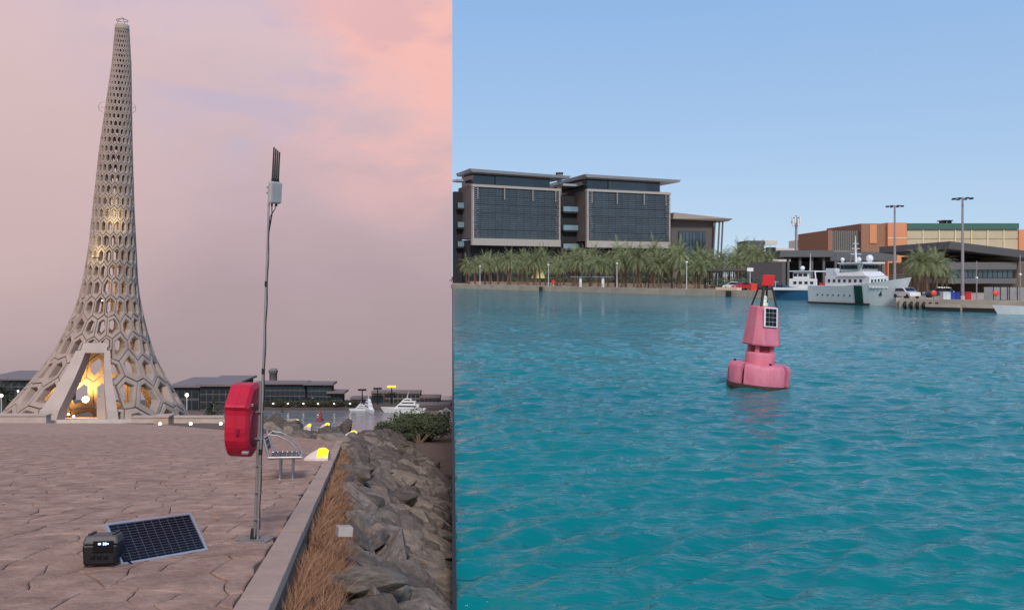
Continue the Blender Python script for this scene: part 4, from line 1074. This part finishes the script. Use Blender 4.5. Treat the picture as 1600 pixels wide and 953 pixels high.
for i in range(17):
    px = 1104+i*6.2+rnd(-3, 3); p = onquay(px, rnd(22, 36)); palm(p, .98*rnd(.85, 1.15), k, 'date palm behind the iron fence left of the buoy topmark', 'palms behind the fence'); k += 1
p = onquay(1152, 60); palm(p, 1.75, 2, 'tall lone palm rising behind the fence palms', 'palms behind the fence')
# hedge and low wall behind the palms
mb = MB(); rs = random.Random(9)
for i in range(70):
    p = onquay(712+400*i/70, 40); leaf_cloud(mb, [((p.x, p.y, LZ+1.2), (3, 2, 1.5))], 45, .5, rs)
tag(mb.build('hedge', foliage), 'dark green hedge behind the rows of quay palms', 'hedge', kind='stuff')
def strip(px0, px1, back, z0, z1, th, name, m, label, cat):
    a, b = onquay(px0, back), onquay(px1, back); L_ = (b-a).length; o = MB().bbox(0, L_, 0, th, z0, z1).build(name, m); o.location = a; o.rotation_euler = (0, 0, math.atan2((b-a).y, (b-a).x)); tag(o, label, cat); return o
strip(710, 1140, 24, -.1, .75, .4, 'planter_wall', mat('tan_wall', (186,158,130), .85), 'low tan planter wall under the quay palms', 'wall')
for k in range(16):
    p = onquay(735+24*k, 4.5); t = thing('quay_railing', 'short length of thin steel railing along the palm quay', 'railing', p, Euler((0, 0, math.atan2(quay_dir.y, quay_dir.x))), 'railings along the palm quay')
    for x in (-2.5, 0, 2.5): MB().tube([(x, 0, 0), (x, 0, 1.05)], .04, 5).build('baluster', steel, t)
    for z in (.55, 1.02): MB().tube([(-2.6, 0, z), (2.6, 0, z)], .03, 5).build('rail', steel, t)
for k, px in enumerate((750, 857, 964, 1073)):
    p = onquay(px, 3.5); t = thing('quay_lamp', 'thin pale lamp post on the palm quay', 'lamp post', p, group='lamp posts on the palm quay'); MB().tube([(0,0,0), (0,0,5.6)], [.09, .06], 6).build('pole', white, t); MB().lathe([(.001, 5.5), (.28, 5.6), (.28, 5.9), (.001, 6.0)], 8).build('head', white, t)
for k, px in enumerate((907, 942)):
    p = onquay(px, 5); t = thing('kiosk_pillar', 'white square pillar on the palm quay' , 'pillar', p, group='white pillars on the palm quay'); MB().bbox(-.3, .3, -.3, .3, 0, 2.5).build('shaft', white, t); MB().bbox(-2.6, 2.6, -.8, .8, 2.5, 2.65).build('shade_roof', mat('blue_shade', (120,140,170), .6), t)
p = onquay(865, 4); t = thing('life_ring_stand', 'small red life ring stand on the palm quay', 'life ring', p); MB().tube([(0,0,0), (0,0,1.3)], .06, 6).build('post', white, t); MB().lathe([(.25, -.08), (.55, -.08), (.55, .08), (.25, .08), (.25, -.08)], 14, (0, 0, 0)).build('ring', redtop, t).matrix_local = Matrix.Translation((0, -.1, 1.2)) @ Matrix.Rotation(R(90), 4, 'X')
p = onquay(842, 30); o = MB(); o.lathe([(2.6, 2.0), (.05, 7.0)], 8); t = thing('sun_sail', 'pointed cream tent sail among the quay palms', 'tent', p); o.build('canopy', mat('sail_cream', (226,210,150), .8), t); MB().tube([(0,0,0), (0,0,7)], .08, 6).build('pole', white, t)
for px in (845, 1138):
    a = onquay(px, -1.3); o = MB().box((0,0,0), (.9, .9, 1.6)).build('fender', black, None, .1); o.location = (a.x, a.y, -3.75); tag(o, 'black rubber fender hung on the quay face', 'fender', 'quay fenders')
# iron fence
t = thing('iron_fence', 'dark iron bar fence with rails behind the quay near the buoy', 'fence', onquay(1100, 12), Euler((0, 0, math.atan2(quay_dir.y, quay_dir.x)))); Lf = (onquay(1196, 12)-onquay(1100, 12)).length
me = MB().bbox(-.06, .06, -.06, .06, 0, 3.9).mesh('bar', dsteel)
for k in range(int(Lf/.55)): o = obj('bar', me, t); o.location = (k*.55, 0, 0)
for z in (.4, 3.8): MB().bbox(0, Lf, -.08, .08, z-.1, z+.1).build('rail', dsteel, t)
strip(1100, 1172, 13.5, 3.9, 4.4, 3, 'fence_canopy', mat('grey_canopy', (120,116,112), .7), 'flat grey shade roof above the iron fence', 'canopy')
strip(1172, 1222, 10, 0, 5.6, 1, 'grey_boundary_wall', mat('grey_boundary', (92,92,94), .85), 'plain dark grey boundary wall behind the buoy topmark', 'wall')
mb = MB(); rs = random.Random(2)
for k in range(10): p = onquay(1120+7*k, 10); leaf_cloud(mb, [((p.x, p.y, LZ+1.3), (1.6, 1, 1.3))], 60, .28, rs)
tag(mb.build('oleander_hedge', mat('hedge_green', (58,96,76), .7, var2=(80,110,90))), 'blue-green bushes in front of the iron fence', 'bushes', kind='stuff')
strip(1118, 1152, 3, .0, .55, 1.2, 'stacked_beam', mat('cream_beam', (214,204,180), .8), 'long cream concrete beam lying on the quay edge', 'beam')

def car(loc, yaw, col, label, group=None, sc_=1.0):
    t = thing('parked_car', label, 'car', loc, Euler((0, 0, yaw)), group); t.scale = (sc_,)*3; cm = mat('car_paint_%d_%d_%d' % col, col, .3, coat=.5, var=.03)
    prof_ = [(-2.2, .35), (-2.2, .95), (-1.9, 1.0), (-1.55, 1.62), (.45, 1.66), (1.15, 1.08), (2.05, .92), (2.2, .6), (2.2, .35)]
    mb = MB(); n = len(prof_); mb.add([(x, -.88, z) for x, z in prof_]+[(x, .88, z) for x, z in prof_], [tuple(range(n)), tuple(range(n, 2*n))[::-1]]+[(i, n+i, n+(i+1) % n, (i+1) % n) for i in range(n)]); mb.build('body', cm, t, .06)
    for s in (-1, 1):
        mb = MB(); pr_ = [(-1.4, 1.08), (-1.3, 1.52), (.4, 1.55), (.9, 1.1)]; mb.add([(x, s*.895, z) for x, z in pr_], [(0,1,2,3) if s > 0 else (3,2,1,0)]); mb.build('side_window', shipwin, t)
        for x in (-1.35, 1.4): w = MB(); w.tube([(x, s*.72, .34), (x, s*.92, .34)], .34, 14); w.build('wheel', black, t)
        MB().box((2.19, s*.6, .72), (.05, .35, .16)).build('headlight', white, t)
    mb = MB(); mb.add([(.52, -.75, 1.6), (1.14, -.75, 1.12), (1.14, .75, 1.12), (.52, .75, 1.6)], [(0,1,2,3)]); mb.build('windscreen', shipwin, t).location = (.03, 0, .03)
    return t
car(onquay(1147, 7), R(140), (225,225,225), 'white car parked before the iron fence'); car(onquay(1160, 6), R(200), (190,40,50), 'red car parked before the iron fence')
o = MB().bbox(-.6, .6, -.5, .5, 0, 1.4).build('red_bin', mat('bin_red', (210,60,50), .6), None, .05); o.location = onquay(1177, 4); tag(o, 'squat red orange bin on the quay beside the buoy topmark', 'bin')
o = thing('sign_post', 'thin pale sign post in front of the grey boundary wall', 'sign', onquay(1172, 5)); MB().tube([(0,0,0), (0,0,4)], .06, 6).build('post', white, o); MB().box((0,-.1,4.1), (1.2, .08, .7)).build('plate', white, o)

# ================================================================== RIGHT: PORT BUILDINGS
print('RIGHT: PORT BUILDINGS', round(time.time()-T0, 1))
o = thing('white_villa', 'pale blocky building with a dark slatted box behind the palms', 'building', ((1168-800)/F*330, 330, 0)); s = 330/F
MB().bbox(0, 26*s, 0, 15, -5, 54*s).build('slatted_box', mat('slate_box', (88,96,106), .7), o)
for k in range(12): MB().bbox(k*2.2*s, k*2.2*s+.25, -.2, 0, 33*s, 53*s).build('slat', sidem, o)
MB().bbox(26.1*s, 110*s, 1, 20, -5, 42*s).build('wall', mat('villa_wall', (206,202,196), .8), o)
MB().bbox(26.2*s, 45*s, -1, .9, 47*s, 54*s).build('balcony', mat('villa_wall', (206,202,196)), o); MB().bbox(30*s, 44*s, -.1, .95, 34*s, 43.5*s).build('opening', darkm, o)
MB().bbox(88*s, 112*s, 3, 18, 42*s, 56*s).build('rooftop_room', mat('villa_wall', (206,202,196)), o); MB().bbox(96*s, 104*s, 2.7, 3, 47*s, 53*s).build('window', glass, o)
tm_ = thing('telecom_mast', 'tall mast with white panel antennas behind the grey terminal', 'mast', ((1244-800)/F*240, 240, LZ)); s = 240/F; H = 3+93*s
MB().tube([(0,0,0), (0,0,H)], [.5, .3], 10).build('pole', steel, tm_)
for k in range(9):
    a = 2*math.pi*k/9; MB().box((1.15*math.cos(a), 1.15*math.sin(a), H-1.3-(k % 2)*.9), (.35, .35, 2.0)).build('panel_antenna', white, tm_)
for z in (H-3, H-.8): mb = MB(); mb.lathe([(.9, z), (1.0, z+.1), (.9, z+.2)], 12); mb.build('ring_bracket', steel, tm_)
tml = thing('ferry_terminal', 'long low grey terminal with a flat overhanging roof behind the ships', 'building', ((1210-800)/F*190, 190, LZ)); s = 190/F
gr = mat('terminal_grey', (96,98,102), .8, var=.08, scale=.2); grd = mat('terminal_dark', (56,58,64), .7)
MB().bbox(0, 82*s, -4, 25, 3+28*s, 3+38*s).build('roof', gr, tml); MB().bbox(82.2*s, 185*s, -2, 25, 3+22*s, 3+36*s).build('roof', gr, tml)
MB().bbox(2, 180*s, 6, 24, 0, 3+21.9*s).build('wall', grd, tml)
for k in range(11): MB().bbox(2+k*2.7, 2.5+k*2.7, -3, -2.4, 0, 3+27.9*s if k < 4 else 3+21.5*s).build('column', gr, tml)
for k in range(9): MB().bbox(3+k*2.8, 5.2+k*2.8, 5.6, 6, 2, 5.5).build('window', glass, tml)
wh = thing('orange_warehouse', 'large orange and beige warehouse with a green cornice', 'building', ((1300-800)/F*260, 260, LZ)); s = 260/F
org = mat('warehouse_orange', (214,146,106), .85, var=.05, scale=.1); orgd = mat('warehouse_brown', (150,112,90), .85); bei = mat('warehouse_beige', (190,178,150), .85, var=.06, scale=.15, rand=.05); grn = mat('warehouse_green', (62,104,92), .6); crm = mat('warehouse_cream', (224,212,180), .8)
zt_ = 3+81*s
MB().bbox(0, 48*s, 3, 30, 0, 3+70*s).build('ribbed_bay', mat('ribbed_grey', (128,128,128), .7), wh)
for k in range(14): MB().bbox(.4+k*3.4*s, .4+k*3.4*s+.22, 2.7, 3, 3+40*s, 3+70*s).build('rib', mat('rib_grey', (100,94,90), .7), wh)
MB().bbox(-.3, 5*s, 2.4, 30, 0, 3+71*s).build('end_pier', orgd, wh)
MB().bbox(48.2*s, 87*s, 1.2, 30, 0, zt_).build('brown_bay', orgd, wh); MB().bbox(61*s, 72*s, .9, 1.2, 3+50*s, zt_-.3).build('orange_strip', org, wh)  # orange strip raised on the face of the brown bay
MB().bbox(87.2*s, 117*s, 0, 30, 0, zt_+.2).build('orange_bay', org, wh)
for z in (3+36*s, 3+58*s): MB().bbox(87.1*s, 117.1*s, -.08, 0, z-.12, z+.12).build('band', crm, wh)
MB().bbox(117.2*s, 292*s, .8, 30, 0, zt_-1.9).build('wall', crm, wh)
MB().bbox(117.3*s, 292*s, -.1, 30, zt_-1.9+.02, zt_).build('cornice', grn, wh)
for k in range(7):
    x0 = (118.5+25.3*k)*s
    for z0_, z1_ in ((3+33*s, 3+56*s), (3+57.2*s, 3+70*s)): MB().bbox(x0, x0+23.4*s, .5, .8, z0_, z1_).build('wall_panel', bei, wh)
    MB().bbox(x0+23.6*s, x0+25.1*s, .2, .8, 3+33*s, 3+70.5*s).build('pilaster', crm, wh)
    MB().bbox(x0+1*s, x0+21*s, .55, .8, 3+19*s, 3+26*s).build('window', bglass, wh)
MB().bbox(292.2*s, 330*s, 0, 30, 0, zt_-2).build('orange_bay', org, wh)
t2 = MB().bbox(184*s, 200*s, 4, 8, zt_+.02+1.0, zt_+1.3).build('roof_frame', dsteel, wh)
for x in (185, 190, 198): MB().bbox(x*s, (x+1)*s, 4.5, 7, zt_, zt_+1.1).build('roof_unit', dsteel, wh)
pv = thing('grey_pavilion', 'grey angular pavilion with a sloping folded roof at the far right', 'building', ((1476-800)/F*140, 140, LZ)); s = 140/F
MB().bbox(5*s, 160*s, 6, 22, 0, 3+22*s).build('wall', mat('pavilion_brown', (112,96,80), .8), pv)
mb = MB(); mb.hexa([(-4*s, -2, 3+41*s), (150*s, -2, 3+22*s), (150*s, 24, 3+22*s), (-4*s, 24, 3+41*s)], [(-2*s, -2.4, 3+52*s), (150*s, -2.4, 3+33*s), (150*s, 24.4, 3+33*s), (-2*s, 24.4, 3+52*s)]); mb.build('roof', gr, pv)
MB().bbox(28*s, 160*s, 7, 22, 3+21*s, 3+33*s).build('upper_wall', mat('pavilion_brown', (112,96,80)), pv); MB().bbox(50*s, 90*s, 6.6, 7, 3+23*s, 3+29*s).build('louvre_opening', darkm, pv)
for z0_, z1_ in ((3+9*s, 3+20*s), (3-13*s, 3-5*s)): MB().bbox(2*s, 108*s, -.8, 6, z0_, z1_).build('balcony_band', mat('pavilion_grey', (104,104,106), .8, var=.06), pv)
MB().bbox(4*s, 106*s, 0, 5, 3-5*s, 3+9*s).build('glazing_back', glass, pv)
for k in range(13): MB().bbox((5+7.7*k)*s, (11.8+7.7*k)*s, -.2, 0, 3-4*s, 3+7.5*s).build('window_pane', bglass, pv)
def flood_mast(px, d, py_top, label):
    b = Vector(((px-800)/F*d, d, LZ)); h = 3-(py_top-YH)/F*d; t = thing('flood_mast', label, 'light mast', b, group='port floodlight masts')
    MB().tube([(0,0,0), (0,0,h)], [.2, .11], 10).build('pole', steel, t); MB().lathe([(.25, 0), (.25, .5), (.18, .6)], 10).build('foot', concrete, t)
    mb = MB(); mb.tube([(.95*math.cos(a), .95*math.sin(a), h) for a in np.linspace(0, 2*math.pi, 17)], .04, 5); mb.build('ring', steel, t)
    for k in range(8): a = 2*math.pi*k/8; MB().box((1.0*math.cos(a), 1.0*math.sin(a), h-.06), (.34, .3, .16), Matrix.Rotation(a, 3, 'Z')).build('floodlight', dsteel, t)
flood_mast(1398, 112, 322, 'port floodlight mast behind the white ship bow'); flood_mast(1504, 97, 310, 'port floodlight mast standing on the pier by the blue crates')
for px, d, tp, lb in ((1526, 95, 408, 'short thin lamp pole on the pier in front of the pavilion'), (1594, 92, 398, 'short thin lamp pole at the far right edge of the pier')):
    b = Vector(((px-800)/F*d, d, LZ)); h = 3-(tp-YH)/F*d; t = thing('pier_lamp', lb, 'lamp post', b); MB().tube([(0,0,0), (0,0,h)], [.08, .05], 8).build('pole', steel, t); MB().lathe([(.001, h*.55), (.14, h*.56), (.14, h*.6), (.001, h*.61)], 8).build('beacon', white, t)
def gpt(px, d): return Vector(((px-800)/F*d, d, LZ))
for k, (px, d, s_) in enumerate(((1426, 124, .72), (1433, 117, .8), (1441, 121, .78), (1449, 116, .82), (1457, 122, .8), (1464, 117, .84), (1472, 121, .8), (1478, 118, .7))):
    palm(gpt(px, d), s_*.92, k, 'date palm in the clump between the ship bow and the pavilion', 'palms by the pavilion')
car(gpt(1416, 106), R(-80), (228,228,228), 'white off-road car parked by the ship bow', sc_=.85)
car(gpt(1467, 110), R(165), (40,52,72), 'dark blue car parked under the port palms', sc_=.85)
for k, (px, w, col, lb) in enumerate(((1477, .9, (206,210,214), 'white crate stacked on the pier beside the blue ones'), (1487, .7, (40,70,160), 'left blue plastic crate on the pier'), (1494, .6, (36,60,150), 'right blue plastic crate on the pier'), (1509, .9, (190,36,44), 'red bin on the pier beside the floodlight mast foot'))):
    o = thing('pier_crate', lb, 'crate', gpt(px, 97.5)); cmat = mat('crate_%d' % k, col, .5); MB().bbox(-w/2, w/2, -.4, .4, .05, .95).build('box', cmat, o, .03); MB().bbox(-w/2-.04, w/2+.04, -.44, .44, .95, 1.03).build('rim', cmat, o); 
for k, (px, lb) in enumerate(((1459, 'round orange life ring cabinet on the pier left of the blue crates'), (1556, 'round orange life ring cabinet on the pier by the fenced enclosure'))):
    t = thing('life_ring_cabinet', lb, 'life ring', gpt(px, 95)); MB().tube([(0,0,0), (0,0,.6)], .06, 6).build('post', steel, t)
    o = MB().lathe([(.001, -.12), (.3, -.12), (.36, 0), (.3, .12), (.001, .12)], 16).build('case', mat('life_orange', (226,84,58), .5), t); o.matrix_local = Matrix.Translation((0, 0, .9)) @ Matrix.Rotation(R(90), 4, 'X')
for px0, px1, lb in ((1552, 1574, 'left grey mesh enclosure on the pier'), (1577, 1602, 'right grey mesh enclosure on the pier')):
    t = thing('mesh_enclosure', lb, 'enclosure', gpt(px0, 98)); w = (px1-px0)/F*98; fm = mat('mesh_grey', (140,140,140), .6)
    MB().bbox(0, w, 0, .05, .1, 1.55).build('screen', fm, t); MB().bbox(0, w, 1.9, 1.95, .1, 1.55).build('screen', fm, t)
    for x in (0, w/2, w): MB().bbox(x-.04, x+.04, -.06, 0, 0, 1.6).build('post', dsteel, t)
for k in range(6):
    a = Vector((48.6, 101, 0)).lerp(Vector((51, 98.1, 0)), k/5); t = thing('tyre_fender', 'black tyre fender along the dark end of the pier', 'fender', (a.x-.2, a.y-.35, -3.7), Euler((R(90), 0, R(40))), 'tyre fenders on the pier'); MB().lathe([(.2, -.15), (.5, -.15), (.55, 0), (.5, .15), (.2, .15), (.2, -.15)], 12).build('tyre', black, t)
for k, (px, d) in enumerate(((1478, 94.6), (1537, 92.2))):
    t = thing('pier_slot', 'dark recessed landing slot with a pale lintel in the pier face', 'landing', Vector(((px-800)/F*d, d, -HW)), Euler((0, 0, R(-50))), 'landing slots in the pier face'); MB().bbox(-1.8, 1.8, -1.2, -.6, .0, .42).build('recess', darkm, t); MB().bbox(-1.8, 1.8, -1.25, -.6, .43, .75).build('lintel', quaym, t)

# ================================================================== SHIPS (right)
sh = thing('research_ship', 'white research ship with a dark green band and glazed bridge moored by the pier', 'ship', at(1338, 430+HW*F/115, 115), Euler((0, 0, R(-64))))
sh.scale = (.8, .8, .86); SL = 17.5
tealm = mat('ship_side_white', (214,224,224), .35, var=.04, scale=.5)
hull(MB(), SL, 5.4, 3.0, .13, 18, .32, .95, .55).build('hull', tealm, sh)
grs = mat('ship_green', (18,66,58), .4)
def hull_y(x, v, L_=SL, B=5.4, stern=.95, flare=.32):
    a = (x+L_/2)/L_; bw = B/2*(stern+(1-stern)*min(1, a*3))*(1-max(0, (a-.55)/.45)**2.2); return max(.02, bw*(1-flare*(1-v)*(.4+a)))
mb = MB()
for k in range(4):
    z0_, z1_ = .1+.75*k, .1+.75*(k+1)
    q = []
    for z in (z0_, z1_):
        v = (z+.5)/3.6
        for x in (1.5, 3.1): q.append((x+.3*v, -hull_y(x, v)-.05, z))
    mb.add(q, [(0,1,3,2)])
mb.build('green_band', grs, sh)
MB().bbox(-SL/2-.05, SL/2-4.5, -2.72, 2.72, .12, .3).build('boot_stripe', mat('boot_black', (24,26,30), .5), sh)
mb = MB(); mb.bbox(-SL*.28, SL*.27, -2.3, 2.3, 3.0, 4.6); mb.build('deckhouse', shipw, sh, .05)
mb = MB(); mb.hexa([(-SL*.12, -2.5, 4.62), (SL*.24, -2.5, 4.62), (SL*.24, 2.5, 4.62), (-SL*.12, 2.5, 4.62)], [(-SL*.12, -2.2, 5.2), (SL*.18, -2.2, 5.4), (SL*.18, 2.2, 5.4), (-SL*.12, 2.2, 5.2)]); mb.build('bridge_skirt', shipw, sh)
mb = MB(); mb.hexa([(-SL*.08, -2.3, 5.3), (SL*.15, -2.0, 5.42), (SL*.15, 2.0, 5.42), (-SL*.08, 2.3, 5.3)], [(-SL*.08, -2.5, 6.6), (SL*.19, -2.3, 6.6), (SL*.19, 2.3, 6.6), (-SL*.08, 2.5, 6.6)]); mb.build('bridge', shipw, sh)
MB().bbox(-SL*.1, SL*.21, -2.7, 2.7, 6.62, 6.85).build('bridge_roof', shipw, sh)
for k in range(5):
    y0_ = -1.95+.8*k; mb = MB(); mb.hexa([(SL*.163, y0_, 5.75), (SL*.178, y0_, 5.75), (SL*.178, y0_+.66, 5.75), (SL*.163, y0_+.66, 5.75)], [(SL*.18, y0_, 6.4), (SL*.195, y0_, 6.4), (SL*.195, y0_+.66, 6.4), (SL*.18, y0_+.66, 6.4)]); mb.build('bridge_window', shipwin, sh)
for k in range(5): mb = MB(); x0 = -SL*.07+.72*k; mb.hexa([(x0, -2.42, 5.75), (x0+.58, -2.42, 5.75), (x0+.58, -2.3, 5.75), (x0, -2.3, 5.75)], [(x0, -2.52, 6.4), (x0+.58, -2.52, 6.4), (x0+.58, -2.4, 6.4), (x0, -2.4, 6.4)]); mb.build('bridge_window', shipwin, sh)
for k in range(5): MB().bbox(SL*.266, SL*.274, -1.9+.8*k, -1.5+.8*k, 3.6, 4.1).build('window', shipwin, sh)
for k in range(7): MB().bbox(-SL*.24+1.15*k, -SL*.24+.5+1.15*k, -2.34, -2.28, 3.6, 4.1).build('window', shipwin, sh)
for k in range(8): x = -6.5+1.2*k; o = MB().tube([(x, -hull_y(x, .55)-.06, 1.5), (x, -hull_y(x, .55)+.1, 1.5)], .14, 8).build('porthole', shipwin, sh)
mb = MB(); mb.bbox(SL*.33, SL*.37, -hull_y(SL*.35, .75)-.12, -hull_y(SL*.35, .75)+.2, 1.6, 2.6); mb.build('anchor_pocket', grs, sh)
for k in range(5): x = 4.2+.55*k; MB().bbox(x+.4, x+.75+.4, -hull_y(x, .9)-.07, -hull_y(x, .9)+.1, 2.75, 2.95).build('name_mark', white, sh)
MB().tube([(0, 0, 6.8), (-.2, 0, 9.2), (-.2, 0, 11.2)], [.2, .14, .05], 8).build('mast', shipw, sh)
for z, w in ((8.2, 1.3), (9.1, 1.0), (9.9, .7)): MB().tube([(-.1, -w, z), (-.1, w, z)], .06, 6).build('yardarm', shipw, sh)
for sy in (-.55, .55): MB().tube([(-.9, sy, 6.8), (-.2, sy*.3, 9.3)], .06, 6).build('mast_stay', steel, sh)
for x, y_, r_ in ((-1.0, 1.8, .42), (1.8, 1.2, .62), (-1.6, -1.6, .35)): MB().lathe([(r_*.5, 6.85), (r_*.6, 7.1)]+[(r_*math.cos(a), 7.1+r_*.6+r_*math.sin(a)) for a in np.linspace(-.9, 1.57, 8)], 14, (x, y_, 0)).build('radome', shipw, sh)
for x in (1.2, -2.4): MB().tube([(x, -1.8, 6.8), (x, -1.8, 10.4)], .03, 5).build('whip_aerial', steel, sh)
mb = MB(); mb.tube([(-SL*.42, -1.8, 3), (-SL*.44, -1.8, 5.4), (-SL*.44, 1.8, 5.4), (-SL*.42, 1.8, 3)], .14, 8); mb.build('stern_gantry', shipw, sh)
MB().box((-SL*.3, 0, 5.2), (2.2, 1.2, 1.4)).build('funnel', tealm, sh, .08)
for k in range(2): mb = MB(); mb.tube([(SL*.3, sy, 3.6+.35*k) if False else (SL*.28+.0, sg*2.0, 4.0+.4*k) for sg in (-1,)]+[(SL*.43, -1.3, 4.3+.4*k), (SL*.56, 0, 4.55+.4*k)], .035, 5); mb.build('bow_rail', steel, sh)
bt = thing('work_boat', 'small blue-hulled white work boat moored astern of the research ship', 'boat', at(1254, 430+HW*F/139, 139), Euler((0, 0, R(152))))
hull(MB(), 9, 3.2, 1.9, .1, 14, .3, .85, .5).build('hull', mat('boat_blue', (44,92,128), .4, var=.05), bt)
mb = MB(); mb.bbox(-4.2, 4.6, -1.63, 1.63, 1.55, 2.0); mb.build('rubbing_strake', shipw, bt, .05)
MB().bbox(-2.2, 2.0, -1.25, 1.25, 2.0, 3.5).build('cabin', shipw, bt, .05); MB().bbox(-1.2, 1.4, -1.05, 1.05, 3.52, 4.7).build('wheelhouse', shipw, bt, .05); MB().bbox(-2.4, 1.9, -1.5, 1.5, 4.72, 4.85).build('awning', shipw, bt)
for k in range(3): MB().bbox(-.9+.8*k, -.3+.8*k, 1.04, 1.1, 3.9, 4.4).build('window', shipwin, bt); 
for k in range(4): MB().bbox(-1.9+.9*k, -1.4+.9*k, 1.24, 1.3, 2.6, 3.05).build('window', shipwin, bt)
for sy in (1,): 
    for k in range(3): MB().bbox(3.0+.45*k, 3.25+.45*k, 1.3-.25*k, 1.4-.25*k, 2.0, 2.5).build('bulwark_port', shipwin, bt)
MB().lathe([(.38*math.cos(a), 5.3+.38*math.sin(a)) for a in np.linspace(-1.2, 1.57, 8)], 12).build('radome', shipw, bt); MB().tube([(-1.2, 0, 4.8), (-1.3, 0, 7.8)], [.08, .04], 6).build('mast', shipw, bt)
mb = MB(); mb.tube([(4.3, 1.2, 2.0), (4.2, 1.2, 2.9), (5.2, 0, 3.1), (4.2, -1.2, 2.9)], .04, 5); mb.build('bow_rail', shipw, bt)
MB().box((-3.2, .9, 2.4), (.8, .5, .8)).build('red_locker', redtop, bt)
lb = thing('white_launch', 'low white launch moored at the far right end of the pier', 'boat', Vector(((1594-800)/F*89, 86.3, -HW)), Euler((0, 0, R(172)))); hull(MB(), 7, 2.0, .75, .12, 12, .3, .8, .3).build('hull', shipw, lb); MB().bbox(-1.5, .6, -.7, .7, .75, 1.25).build('cabin', shipw, lb, .08); MB().bbox(-1.2, .3, -.72, .72, .9, 1.1).build('window_band', shipwin, lb)
print('objects', len(bpy.data.objects), 'tris', sum(len(m.polygons) for m in bpy.data.meshes))
